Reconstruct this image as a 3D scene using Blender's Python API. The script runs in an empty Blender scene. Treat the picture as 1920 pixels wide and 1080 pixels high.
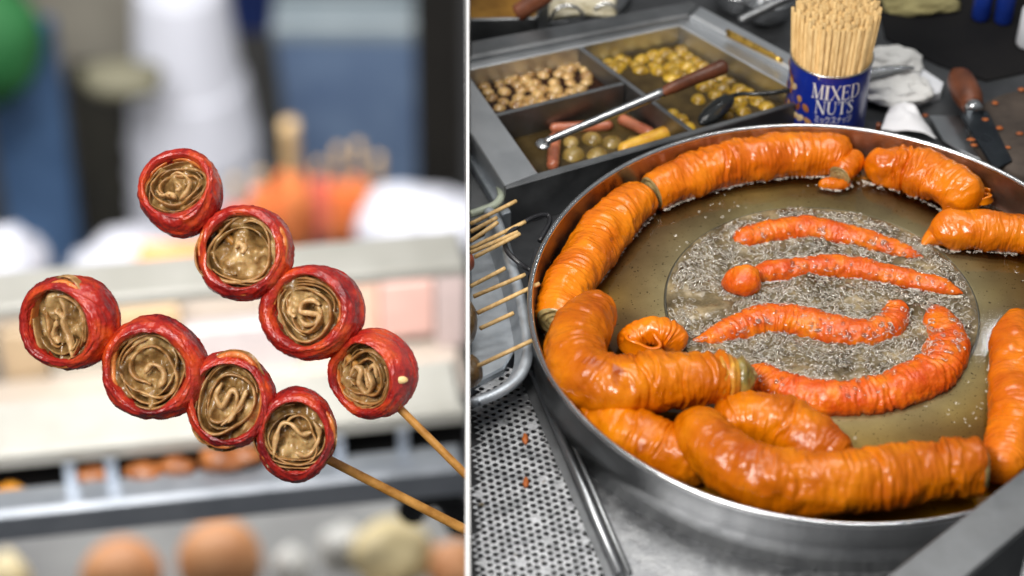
import bpy, math, random
import numpy as np
from mathutils import Vector, Matrix

# ------------------------------------------------------------------ camera, world, lamps, exposure
FPX, TH, CAMH = 4500.0, math.radians(40.75), 1.6        # focal length in photo pixels, pitch, height above pan rim
SN, CS = math.sin(TH), math.cos(TH)
ZF = 2.43                                               # distance of the sharp things
sc = bpy.context.scene
col = sc.collection
cam_d = bpy.data.cameras.new('camera')
cam_d.sensor_width = 36.0
cam_d.lens = FPX / 1920 * 36
cam_d.shift_x = (960 - 877) / 1920
cam_d.clip_start, cam_d.clip_end = 0.05, 200
cam_d.dof.use_dof = True
cam_d.dof.focus_distance = ZF + .05
cam_d.dof.aperture_fstop = 2.25
cam = bpy.data.objects.new('camera', cam_d)
cam.location = (0, 0, CAMH)
cam.rotation_euler = (math.pi / 2 - TH, 0, 0)
col.objects.link(cam)
sc.camera = cam

wd = bpy.data.worlds.new('World')
sc.world = wd
wd.use_nodes = True
nt = wd.node_tree
bg = nt.nodes['Background']
tc = nt.nodes.new('ShaderNodeTexCoord')
sep = nt.nodes.new('ShaderNodeSeparateXYZ')
rp = nt.nodes.new('ShaderNodeValToRGB')
nt.links.new(tc.outputs['Generated'], sep.inputs[0])
nt.links.new(sep.outputs['Z'], rp.inputs[0])
rp.color_ramp.elements[0].position = 0.0
rp.color_ramp.elements[0].color = (.13, .13, .135, 1)
rp.color_ramp.elements[1].position = 0.9
rp.color_ramp.elements[1].color = (.62, .64, .65, 1)
nt.links.new(rp.outputs[0], bg.inputs[0])
bg.inputs[1].default_value = 0.52


def lamp(name, loc, target, sx, sy, power, colr=(1, 1, 1)):
    d = bpy.data.lights.new(name, 'AREA')
    d.shape = 'RECTANGLE'
    d.size, d.size_y, d.energy, d.color = sx, sy, power, colr
    o = bpy.data.objects.new(name, d)
    o.location = loc
    o.rotation_euler = (Vector(target) - Vector(loc)).to_track_quat('-Z', 'Y').to_euler()
    col.objects.link(o)
    return o


lamp('stall_lamp_overhead', (0.30, 1.85, 2.1), (0.30, 1.85, 0), 1.2, 0.10, 12, (1, .97, .93))
lamp('stall_lamp_overhead', (0.30, 2.45, 2.0), (0.30, 1.85, 0), 1.2, 0.10, 12, (1, .97, .93))
lamp('fill_light_front', (-0.9, -0.3, 2.6), (-0.15, 1.85, 0), 0.9, 0.5, 17, (1, .96, .92))  # added fill from behind the camera for the skewers' faces
lamp('fill_light_side', (-0.6, 0.95, 1.45), (0.05, 1.85, 0), 0.7, 0.22, 30, (1, .96, .91))  # added raking light from the left, brings out wrinkles and highlights
lamp('tube_lamp', (1.25, 4.05, 2.00), (0.6, 1.9, 0), 0.16, 0.016, 0.4, (.95, .98, 1))
lamp('tube_lamp', (1.26, 4.06, 1.965), (0.6, 1.9, 0), 0.16, 0.016, 0.4, (.95, .98, 1))
lamp('fill_light_far', (-1.6, 6.4, -0.6), (-1.6, 9.8, -6.6), 4.0, 2.6, 430, (.96, .98, 1))  # added light for the far things, not a known source
mlc = lamp('fill_light_counter', (-0.62, 2.35, 0.5), (-0.42, 2.9, -.95), 0.5, 0.3, 9.5, (1, .98, .95))  # added light over the display counter to brighten its ledges
mlc.data.spread = math.radians(95)

vs = sc.view_settings
vs.view_transform = 'Standard'
vs.look = 'None'
vs.exposure = 0.0
vs.gamma = 1
sc.cycles.max_bounces = 8
sc.cycles.transparent_max_bounces = 24
sc.cycles.sample_clamp_indirect = 4.0
sc.cycles.caustics_reflective = False
sc.cycles.caustics_refractive = False

rnd = random.Random(7)
rng = np.random.default_rng(11)


# ------------------------------------------------------------------ projection helpers (survey of the photograph)
def ray(x, y):
    a, b = (x - 877) / FPX, -(y - 540) / FPX
    return np.array([a, CS + b * SN, -SN + b * CS])


def PH(x, y, H):                     # point of the horizontal plane at height H
    d = ray(x, y)
    return np.array([0, 0, CAMH]) + d * ((H - CAMH) / d[2])


def PZ(x, y, z):                     # point at distance z
    return np.array([0, 0, CAMH]) + ray(x, y) * z


def pxs(p):                          # metres per photo pixel at a point
    return (p[1] * CS - (p[2] - CAMH) * SN) / FPX


CR, CU, CT = np.array([1., 0, 0]), np.array([0, SN, CS]), np.array([0, -CS, SN])   # right, up, toward viewer


# ------------------------------------------------------------------ noise
def _h(ix, iy, iz, seed):
    n = (ix * 374761393 + iy * 668265263 + iz * 2147483647 + seed * 1274126177) & 0xffffffff
    n = ((n ^ (n >> 13)) * 1274126177) & 0xffffffff
    n = (n ^ (n >> 16)) & 0xffff
    return n / 32767.5 - 1


def noise(P, seed=0):
    P = np.asarray(P, float)
    f = np.floor(P).astype(np.int64)
    t = P - f
    t = t * t * (3 - 2 * t)
    r = 0
    for dx in (0, 1):
        wx = t[..., 0] if dx else 1 - t[..., 0]
        for dy in (0, 1):
            wy = t[..., 1] if dy else 1 - t[..., 1]
            for dz in (0, 1):
                wz = t[..., 2] if dz else 1 - t[..., 2]
                r = r + wx * wy * wz * _h(f[..., 0] + dx, f[..., 1] + dy, f[..., 2] + dz, seed)
    return r


def fbm(P, seed=0, n=3):
    P = np.asarray(P, float)
    return sum(noise(P * 2 ** i, seed + i) / 2 ** i for i in range(n))


# ------------------------------------------------------------------ materials
MATS = {}


def M(name, c1, c2=None, scale=20, rough=.5, rough2=None, metal=0, bump=0, bscale=60, coat=0, sss=0, c3=None,
      stretch=(1, 1, 1), spec=.5, vary=0, speck=None, speck_scale=200, speck_amt=.6, sss_col=None, detail=5, rscale=None, coat_r=.12):
    if name in MATS:
        return MATS[name]
    m = bpy.data.materials.new(name)
    m.use_nodes = True
    t = m.node_tree
    b = t.nodes['Principled BSDF']
    L = t.links.new
    c2 = c2 or c1
    tcn = t.nodes.new('ShaderNodeTexCoord')
    mp = t.nodes.new('ShaderNodeMapping')
    mp.inputs['Scale'].default_value = stretch
    L(tcn.outputs['Object'], mp.inputs[0])
    vec = mp.outputs[0]
    oi = t.nodes.new('ShaderNodeObjectInfo')
    if vary:
        ad = t.nodes.new('ShaderNodeVectorMath')
        ad.operation = 'MULTIPLY_ADD'
        L(oi.outputs['Random'], ad.inputs[0])
        ad.inputs[1].default_value = (3.1, 5.7, 7.3)
        L(vec, ad.inputs[2])
        vec = ad.outputs[0]
    n1 = t.nodes.new('ShaderNodeTexNoise')
    n1.inputs['Scale'].default_value = scale
    n1.inputs['Detail'].default_value = detail
    n1.inputs['Roughness'].default_value = .6
    L(vec, n1.inputs['Vector'])
    r = t.nodes.new('ShaderNodeValToRGB')
    e = r.color_ramp.elements
    e[0].position, e[1].position = .32, .68
    e[0].color, e[1].color = (*c1, 1), (*c2, 1)
    if c3:
        k = e.new(.5)
        k.color = (*c3, 1)
    L(n1.outputs['Fac'], r.inputs[0])
    out = r.outputs[0]
    if speck:
        n3 = t.nodes.new('ShaderNodeTexNoise')
        n3.inputs['Scale'].default_value = speck_scale
        n3.inputs['Detail'].default_value = 2
        L(vec, n3.inputs['Vector'])
        r3 = t.nodes.new('ShaderNodeValToRGB')
        r3.color_ramp.elements[0].position, r3.color_ramp.elements[1].position = speck_amt, speck_amt + .06
        L(n3.outputs['Fac'], r3.inputs[0])
        mx = t.nodes.new('ShaderNodeMix')
        mx.data_type = 'RGBA'
        L(r3.outputs[0], mx.inputs[0])
        L(out, mx.inputs[6])
        mx.inputs[7].default_value = (*speck, 1)
        out = mx.outputs[2]
    if vary:
        hs = t.nodes.new('ShaderNodeHueSaturation')
        mr = t.nodes.new('ShaderNodeMapRange')
        mr.inputs[3].default_value, mr.inputs[4].default_value = 1 - vary, 1 + vary
        L(oi.outputs['Random'], mr.inputs[0])
        L(mr.outputs[0], hs.inputs['Value'])
        L(out, hs.inputs['Color'])
        out = hs.outputs[0]
    L(out, b.inputs['Base Color'])
    b.inputs['Metallic'].default_value = metal
    b.inputs['Specular IOR Level'].default_value = spec
    b.inputs['Roughness'].default_value = rough
    if rough2 is not None:
        n2 = t.nodes.new('ShaderNodeTexNoise')
        n2.inputs['Scale'].default_value = rscale or scale * 1.7
        n2.inputs['Detail'].default_value = 4
        L(vec, n2.inputs['Vector'])
        mr2 = t.nodes.new('ShaderNodeMapRange')
        mr2.inputs[1].default_value, mr2.inputs[2].default_value = .3, .7
        mr2.inputs[3].default_value, mr2.inputs[4].default_value = rough, rough2
        L(n2.outputs['Fac'], mr2.inputs[0])
        L(mr2.outputs[0], b.inputs['Roughness'])
    if bump:
        n4 = t.nodes.new('ShaderNodeTexNoise')
        n4.inputs['Scale'].default_value = bscale
        n4.inputs['Detail'].default_value = 4
        L(vec, n4.inputs['Vector'])
        bp = t.nodes.new('ShaderNodeBump')
        bp.inputs['Strength'].default_value = bump
        bp.inputs['Distance'].default_value = .002
        L(n4.outputs['Fac'], bp.inputs['Height'])
        L(bp.outputs[0], b.inputs['Normal'])
    if coat:
        b.inputs['Coat Weight'].default_value = coat
        b.inputs['Coat Roughness'].default_value = coat_r
    if sss:
        b.inputs['Subsurface Weight'].default_value = sss
        b.inputs['Subsurface Radius'].default_value = (1, .4, .15)
        b.inputs['Subsurface Scale'].default_value = .006
    MATS[name] = m
    return m


def S(r, g, b):                      # sRGB bytes to linear
    f = lambda v: (v / 255 / 12.92) if v / 255 <= .04045 else ((v / 255 + .055) / 1.055) ** 2.4
    return (f(r), f(g), f(b))


steel = M('brushed_steel', (.33, .345, .36), (.39, .40, .415), 12, .30, .42, 1, .05, 300)
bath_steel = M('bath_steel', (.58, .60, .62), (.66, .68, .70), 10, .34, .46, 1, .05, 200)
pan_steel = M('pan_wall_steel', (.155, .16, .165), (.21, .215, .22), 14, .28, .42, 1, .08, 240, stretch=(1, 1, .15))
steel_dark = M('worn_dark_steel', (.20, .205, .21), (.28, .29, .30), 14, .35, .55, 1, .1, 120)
steel_bright = M('polished_steel', (.55, .56, .57), (.68, .69, .7), 20, .14, .28, 1)
alu = M('aluminium_tray_metal', (.46, .51, .56), (.62, .67, .72), 40, .35, .55, .7, .15, 90)
pan_in = M('oil_filmed_steel', (.36, .27, .22), (.52, .42, .34), 16, .25, .42, 1, .08, 80)
pan_shelf = M('pan_shelf_steel', (.36, .32, .20), (.56, .52, .38), 14, .35, .55, .45, .1, 60, speck=(.05, .035, .01), speck_scale=330, speck_amt=.66)
plate_steel = M('perforated_plate_steel', (.46, .47, .48), (.74, .75, .77), 45, .3, .5, 1, .25, 140, speck=(.2, .17, .12), speck_scale=45, speck_amt=.68)
counter_m = M('dark_counter_steel', (.05, .052, .056), (.10, .104, .11), 12, .35, .6, .7, .1, 60)
counter_l = M('light_counter_steel', (.40, .41, .43), (.58, .59, .6), 60, .35, .55, 1, .15, 200, speck=(.75, .75, .75), speck_scale=260, speck_amt=.66)
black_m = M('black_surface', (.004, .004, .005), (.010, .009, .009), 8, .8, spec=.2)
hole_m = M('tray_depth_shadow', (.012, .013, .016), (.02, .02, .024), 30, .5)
wood_h = M('handle_wood', S(72, 38, 22), S(118, 66, 40), 30, .35, .5, 0, .2, 80, stretch=(1, 1, 1))
stick_m = M('bamboo_stick', S(186, 148, 90), S(224, 190, 132), 60, .6, bump=.15, bscale=200, vary=.14, stretch=(4, 4, .15))
stick_y = M('skewer_bamboo', S(150, 100, 35), S(205, 150, 75), 60, .4, bump=.3, bscale=250, stretch=(1, 1, 1))
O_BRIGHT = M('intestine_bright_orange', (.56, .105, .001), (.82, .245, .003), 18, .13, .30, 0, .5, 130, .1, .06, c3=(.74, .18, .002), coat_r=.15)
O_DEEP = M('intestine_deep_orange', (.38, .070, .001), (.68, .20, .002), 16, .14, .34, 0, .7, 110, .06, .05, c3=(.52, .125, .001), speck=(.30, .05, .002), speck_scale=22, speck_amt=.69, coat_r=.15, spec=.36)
O_FRY = M('intestine_frying_orange', (.60, .065, .003), (.82, .21, .005), 45, .17, .34, 0, .8, 220, .1, .05, c3=(.70, .115, .004))
CUT = M('cut_layers', S(120, 105, 70), S(190, 165, 110), 55, .3, .5, 0, .5, 160, .3, .15, c3=S(160, 140, 92))
YEL = M('yellow_inner_layer', S(205, 140, 30), S(230, 175, 60), 45, .3, .5, 0, .5, 160, .3, .15, c3=S(190, 130, 45))
OLIVE = M('olive_filling', S(104, 92, 40), S(158, 138, 70), 60, .25, .45, 0, .6, 180, .4, .15)


# ------------------------------------------------------------------ mesh helpers
def mk(name, V, F, m, parent=None, smooth=True):
    me = bpy.data.meshes.new(name)
    V = np.asarray(V, float)
    me.from_pydata([tuple(v) for v in V.tolist()], [], [tuple(f) for f in F])
    if smooth:
        me.polygons.foreach_set('use_smooth', [True] * len(me.polygons))
    me.materials.append(m)
    me.validate()
    o = bpy.data.objects.new(name, me)
    col.objects.link(o)
    if parent is not None:
        o.parent = parent
        o.matrix_parent_inverse = Matrix.Translation(-Vector(parent.location)) if parent.type == 'EMPTY' else Matrix()
    return o


def tag(o, label=None, cat=None, group=None, kind=None):
    if label:
        o['label'] = label
    if cat:
        o['category'] = cat
    if group:
        o['group'] = group
    if kind:
        o['kind'] = kind
    return o


def thing(name, loc, label, cat, group=None):
    o = bpy.data.objects.new(name, None)
    o.location = tuple(loc)
    o.empty_display_size = .02
    col.objects.link(o)
    return tag(o, label, cat, group)


def gridfaces(n, m, close=True, off=0):
    F = []
    for i in range(n - 1):
        for j in range(m if close else m - 1):
            a, b = i * m + j, i * m + (j + 1) % m
            F.append((off + a, off + b, off + b + m, off + a + m))
    return F


def join(parts):
    V, F = [], []
    for v, f in parts:
        o = len(V)
        V += [tuple(p) for p in v]
        F += [tuple(i + o for i in q) for q in f]
    return V, F


def prism_vf(top, H2, bev=0.0):
    """polygon of 3-D points, extruded straight down to height H2, with a small chamfer"""
    top = np.array(top, float)
    n = len(top)
    ar = sum(top[i][0] * top[(i + 1) % n][1] - top[(i + 1) % n][0] * top[i][1] for i in range(n))
    if ar < 0:
        top = top[::-1]
    bot = top.copy()
    bot[:, 2] = H2
    if bev > 0:
        c = top.copy()
        for i in range(n):
            p, q, r_ = top[i - 1], top[i], top[(i + 1) % n]
            e1 = (p - q)[:2]
            e2 = (r_ - q)[:2]
            e1 = e1 / (np.linalg.norm(e1) + 1e-9)
            e2 = e2 / (np.linalg.norm(e2) + 1e-9)
            n1, n2 = np.array([e1[1], -e1[0]]), np.array([-e2[1], e2[0]])
            d = n1 + n2
            d = d / (np.linalg.norm(d) + 1e-9)
            k = bev / max(.35, abs(d @ n1))
            c[i, :2] += d * k
        side = top.copy()
        side[:, 2] -= bev
        V = np.vstack([c, side, bot])
        F = [tuple(range(n)), tuple(range(3 * n - 1, 2 * n - 1, -1))]
        for i in range(n):
            j = (i + 1) % n
            F += [(i, n + i, n + j, j), (n + i, 2 * n + i, 2 * n + j, n + j)]
    else:
        V = np.vstack([top, bot])
        F = [tuple(range(n)), tuple(range(2 * n - 1, n - 1, -1))]
        for i in range(n):
            j = (i + 1) % n
            F.append((i, n + i, n + j, j))
    return V, F


def prism(name, px, H, H2, m, parent=None, bev=.0012):
    """px: photo points surveyed on the plane at height H"""
    V, F = prism_vf([PH(x, y, H) for x, y in px], H2, bev)
    return mk(name, V, F, m, parent, False)


def catmull(pts, n):
    P = np.array(pts, float)
    P = np.vstack([2 * P[0] - P[1], P, 2 * P[-1] - P[-2]])
    seg = len(P) - 3
    out = []
    for t in np.linspace(0, seg, n):
        i = min(int(t), seg - 1)
        u = t - i
        a, b, c, d = P[i], P[i + 1], P[i + 2], P[i + 3]
        out.append(.5 * (2 * b + (c - a) * u + (2 * a - 5 * b + 4 * c - d) * u * u + (3 * b - a - 3 * c + d) * u ** 3))
    return np.array(out)


def frames(C):
    T = np.gradient(C, axis=0)
    T /= np.linalg.norm(T, axis=1)[:, None] + 1e-12
    up = np.array([0, 0, 1.])
    if abs(T[0] @ up) > .9:
        up = np.array([0, 1., 0])
    N = [np.cross(up, T[0])]
    N[0] /= np.linalg.norm(N[0])
    for i in range(1, len(C)):
        v = N[-1] - T[i] * (N[-1] @ T[i])
        N.append(v / np.linalg.norm(v))
    N = np.array(N)
    return T, N, np.cross(T, N)


def tube_vf(C, R, k=10, sx=1, sy=1, caps=True):
    C = np.array(C, float)
    R = np.broadcast_to(np.asarray(R, float), (len(C),))
    T, N, B = frames(C)
    a = np.linspace(0, 2 * np.pi, k, endpoint=False)
    V = C[:, None] + R[:, None, None] * (np.cos(a)[None, :, None] * N[:, None] * sx + np.sin(a)[None, :, None] * B[:, None] * sy)
    V = V.reshape(-1, 3)
    F = gridfaces(len(C), k)
    if caps:
        F += [tuple(range(k - 1, -1, -1)), tuple(range((len(C) - 1) * k, len(C) * k))]
    return V, F


def tube(name, C, R, m, parent=None, k=10, **kw):
    V, F = tube_vf(C, R, k, **kw)
    return mk(name, V, F, m, parent)


def lathe_vf(prof, cen, k=48):
    a = np.linspace(0, 2 * np.pi, k, endpoint=False)
    V = []
    for r, h in prof:
        for t in a:
            V.append((cen[0] + r * math.cos(t), cen[1] + r * math.sin(t), cen[2] + h))
    return V, [f[::-1] for f in gridfaces(len(prof), k)]


def lathe(name, prof, cen, m, parent=None, k=48, smooth=True):
    V, F = lathe_vf(prof, cen, k)
    return mk(name, V, F, m, parent, smooth)


def box_vf(c, ex, ey, ez, bev=0):
    """box from centre and three half-axis vectors"""
    c, ex, ey, ez = (np.array(v, float) for v in (c, ex, ey, ez))
    if not bev:
        V = [c + sx * ex + sy * ey + sz * ez for sx in (-1, 1) for sy in (-1, 1) for sz in (-1, 1)]
        F = [(0, 1, 3, 2), (4, 6, 7, 5), (0, 4, 5, 1), (2, 3, 7, 6), (0, 2, 6, 4), (1, 5, 7, 3)]
        return V, F
    top = [c + ez - ex - ey, c + ez + ex - ey, c + ez + ex + ey, c + ez - ex + ey]
    V, F = prism_vf(top, (c - ez)[2], bev)
    return V, F


def blob_vf(cen, r, seed=0, amp=.12, freq=1.6, n=14, k=22, squash=(1, 1, 1), axes=None):
    th = np.linspace(0, np.pi, n)
    a = np.linspace(0, 2 * np.pi, k, endpoint=False)
    D = np.stack([np.sin(th)[:, None] * np.cos(a), np.sin(th)[:, None] * np.sin(a), np.cos(th)[:, None] * np.ones(k)], -1)
    rr = r * (1 + amp * fbm(D * freq + seed * 3.7, seed, 3))
    V = D * rr[..., None] * np.array(squash)
    if axes is not None:
        V = V @ np.array(axes)
    return (V + np.array(cen)).reshape(-1, 3), [f[::-1] for f in gridfaces(n, k)]


# ================================================================== THE SETTING
HC, HO = -.070, -.040                 # counter top and oil level, pan rim at 0
PCX, PCY, PR = .3674, 1.8290, .3073   # the pan

V, F = prism_vf([(.0022, 1.2, HC), (1.25, 1.2, HC), (1.25, 3.1, HC), (.0022, 3.1, HC)], HC - .03, .001)
tag(mk('counter_top', V, F, counter_m, None, False), kind='structure')
# light steel work surface below the pan, in front
o = prism('work_surface', [(1000, 700), (1110, 700), (1700, 860), (1960, 860), (1960, 1140), (1178, 1140)], HC + .004, HC + .0005, counter_l)
tag(o, kind='structure')
# divider board standing along the counter's edge
V, F = prism_vf([(-.0016, 1.22, .06), (.0016, 1.22, .06), (.0016, 3.05, .06), (-.0016, 3.05, .06)], HC - .2, .0003)
board_m = M('white_board', (.86, .86, .86), (.9, .9, .9), 10, .4)
o = mk('divider_board', V, F, board_m, None, False)
tag(o, 'thin white upright board dividing the skewers from the fryer counter', 'divider')


# ================================================================== THE FRYING PAN
pan = thing('frying_pan', (PCX, PCY, HC), 'large round stainless steel frying pan with a sunken middle, full of oil', 'pan')
R = PR
wall = [(R - .012, HC + .001), (R - .004, HC + .004), (R - .002, -.03), (R - .0035, -.004), (R - .0015, -.0012)]
lathe('outer_wall', wall, (PCX, PCY, 0), pan_steel, pan, 160)
ra = np.linspace(-.4 * np.pi, 1.4 * np.pi, 12)
rim_p = [(R - .0030 + .0032 * math.cos(t), -.0012 + .0032 * math.sin(t)) for t in ra]
lathe('rim', rim_p, (PCX, PCY, 0), steel_bright, pan, 160)
lathe('inner_wall', [(R - .0060, -.0015), (R - .0075, -.012), (R - .010, -.035), (R - .016, -.0505), (R - .024, -.0525)], (PCX, PCY, 0), pan_in, pan, 160)
WC = PH(1539, 581, HO - .008)
WR = .1625
k = 128
a = np.linspace(0, 2 * np.pi, k, endpoint=False)
rows = []
for t in np.linspace(0, 1, 10):
    c = np.array([PCX, PCY]) * (1 - t) + WC[:2] * t
    r = (R - .022) * (1 - t) + WR * t
    rows.append(np.stack([c[0] + r * np.cos(a), c[1] + r * np.sin(a), np.full(k, -.0525 + .0095 * t)], -1))
mk('shelf', np.vstack(rows), gridfaces(10, k), pan_shelf, pan)
lathe('well', [(WR + .0015, -.0435), (WR, -.0418), (WR - .0025, -.0425), (WR - .006, -.052), (WR - .02, -.066), (WR * .5, -.069), (.001, -.069)],
      (WC[0], WC[1], 0), steel, pan, 128)
# wire handle
h_m = M('black_handle', (.012, .012, .014), (.03, .03, .034), 40, .3)
hp = [(1012, 452, -.022), (1030, 418, -.02), (1026, 404, -.018), (1000, 408, -.014), (960, 432, -.014), (947, 452, -.014), (952, 472, -.014), (972, 492, -.018), (992, 505, -.024), (1004, 507, -.022)]
tube('handle', catmull([PH(x, y, H) for x, y, H in hp], 60), .0028, h_m, pan)
prism('handle_bracket', [(1002, 462), (1013, 470), (1002, 520), (990, 512)], -.022, -.034, h_m, pan)

# oil
oil_m = bpy.data.materials.new('frying_oil')
oil_m.use_nodes = True
t = oil_m.node_tree
t.nodes.remove(t.nodes['Principled BSDF'])
tr = t.nodes.new('ShaderNodeBsdfTransparent')
gl = t.nodes.new('ShaderNodeBsdfGlossy')
gl.inputs['Roughness'].default_value = .04
mix = t.nodes.new('ShaderNodeMixShader')
fr = t.nodes.new('ShaderNodeFresnel')
fr.inputs[0].default_value = 1.47
nz = t.nodes.new('ShaderNodeTexNoise')
nz.inputs['Scale'].default_value = 7
nz.inputs['Detail'].default_value = 3
tcn = t.nodes.new('ShaderNodeTexCoord')
t.links.new(tcn.outputs['Object'], nz.inputs['Vector'])
r = t.nodes.new('ShaderNodeValToRGB')
r.color_ramp.elements[0].position, r.color_ramp.elements[1].position = .36, .66
r.color_ramp.elements[0].color = (.40, .20, .02, 1)
r.color_ramp.elements[1].color = (.82, .60, .15, 1)
t.links.new(nz.outputs['Fac'], r.inputs[0])
# the film is thin over the raised lip of the well and deep at the wall
vd = t.nodes.new('ShaderNodeVectorMath')
vd.operation = 'DISTANCE'
vd.inputs[1].default_value = (WC[0], WC[1], HO)
t.links.new(tcn.outputs['Object'], vd.inputs[0])
md_ = t.nodes.new('ShaderNodeMapRange')
md_.inputs[1].default_value, md_.inputs[2].default_value = WR, WR + .085
md_.inputs[3].default_value, md_.inputs[4].default_value = .22, 1.0
t.links.new(vd.outputs['Value'], md_.inputs[0])
mxc = t.nodes.new('ShaderNodeMix')
mxc.data_type = 'RGBA'
mxc.inputs[6].default_value = (.97, .96, .88, 1)
t.links.new(md_.outputs[0], mxc.inputs[0])
t.links.new(r.outputs[0], mxc.inputs[7])
t.links.new(mxc.outputs[2], tr.inputs[0])
n2 = t.nodes.new('ShaderNodeTexNoise')
n2.inputs['Scale'].default_value = 60
t.links.new(tcn.outputs['Object'], n2.inputs['Vector'])
bp = t.nodes.new('ShaderNodeBump')
bp.inputs['Strength'].default_value = .02
bp.inputs['Distance'].default_value = .002
t.links.new(n2.outputs['Fac'], bp.inputs['Height'])
t.links.new(bp.outputs[0], gl.inputs['Normal'])
t.links.new(fr.outputs[0], mix.inputs[0])
t.links.new(tr.outputs[0], mix.inputs[1])
t.links.new(gl.outputs[0], mix.inputs[2])
t.links.new(mix.outputs[0], t.nodes['Material Output'].inputs['Surface'])
rows = []
for i, tt in enumerate(np.linspace(0, 1, 4)):
    c = np.array([PCX, PCY]) * (1 - tt) + WC[:2] * tt
    rr = (R - .0125) * (1 - tt) + (WR - .001) * tt
    rows.append(np.stack([c[0] + rr * np.cos(a), c[1] + rr * np.sin(a), np.full(k, HO)], -1))
o = mk('frying_oil', np.vstack(rows), gridfaces(4, k), oil_m)
tag(o, 'murky golden oil lying over the steel shelf of the pan', 'oil', kind='stuff')

# boiling oil in the well: a rolling surface
foam_base = M('boiling_oil', (.046, .029, .009), (.38, .29, .155), 28, .12, .3, 0, .8, 170, .5, 0, c3=(.15, .112, .055))
nr, na = 70, 180
V = []
for i in range(nr):
    rr = (WR - .0015) * (i / (nr - 1))
    for j in range(na):
        tt = 2 * math.pi * j / na
        V.append((WC[0] + rr * math.cos(tt), WC[1] + rr * math.sin(tt), HO))
V = np.array(V)
edge = np.clip((WR - np.hypot(V[:, 0] - WC[0], V[:, 1] - WC[1])) / .012, 0, 1)
V[:, 2] += -.0008 + edge * ((.0042 * fbm(V * 45, 5, 3)) + .0018 * np.abs(noise(V * 190, 9)))
o = mk('boiling_oil', V, [f[::-1] for f in gridfaces(nr, na)], foam_base)
tag(o, 'dark boiling oil rolling in the round middle of the pan', 'oil', kind='stuff')

bub_m = M('bubble_glint_froth', (.66, .60, .48), (.93, .89, .80), 60, .12, .2, 0, 0, 60, .6, 0, spec=.8)  # pale colour stands in for bubble highlights, and colours the froth
film_m = bpy.data.materials.new('oil_bubble_film')
film_m.use_nodes = True
t = film_m.node_tree
t.nodes.remove(t.nodes['Principled BSDF'])
btr = t.nodes.new('ShaderNodeBsdfTransparent')
btr.inputs[0].default_value = (.97, .95, .90, 1)
bgl = t.nodes.new('ShaderNodeBsdfGlossy')
bgl.inputs['Roughness'].default_value = .06
lw = t.nodes.new('ShaderNodeFresnel')
lw.inputs[0].default_value = 1.7
mr = t.nodes.new('ShaderNodeMapRange')
mr.inputs[1].default_value, mr.inputs[2].default_value = .05, .40
mr.inputs[3].default_value, mr.inputs[4].default_value = .10, .50
t.links.new(lw.outputs[0], mr.inputs[0])
m2 = t.nodes.new('ShaderNodeMixShader')
t.links.new(mr.outputs[0], m2.inputs[0])
t.links.new(btr.outputs[0], m2.inputs[1])
t.links.new(bgl.outputs[0], m2.inputs[2])
t.links.new(m2.outputs[0], t.nodes['Material Output'].inputs['Surface'])

# where the food floats in the well (photo points, radius in photo pixels)
WELL = {
    'w1': [(1374, 456, 8), (1396, 447, 20), (1450, 434, 24), (1520, 430, 24), (1590, 444, 23), (1660, 462, 20), (1716, 480, 13), (1740, 490, 6)],
    'w2': [(1402, 522, 16), (1445, 511, 21), (1520, 502, 23), (1590, 502, 23), (1660, 515, 21), (1730, 530, 18), (1790, 545, 15), (1806, 550, 6)],
    'w3': [(1292, 640, 8), (1330, 634, 18), (1390, 615, 27), (1440, 600, 31), (1500, 605, 31), (1570, 622, 31), (1630, 628, 30), (1672, 608, 26), (1682, 578, 20), (1680, 566, 9)],
    'w4': [(1752, 572, 9), (1760, 600, 26), (1776, 645, 36), (1762, 690, 40), (1710, 722, 40), (1640, 742, 38), (1560, 748, 36), (1490, 738, 34), (1430, 712, 32), (1400, 690, 16)],
}
seg = []
for pts in WELL.values():
    q = catmull([[*PH(x, y, HO)[:2], r_ * .00054] for x, y, r_ in pts], 40)
    seg.append(q)
seg = np.vstack(seg)
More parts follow.
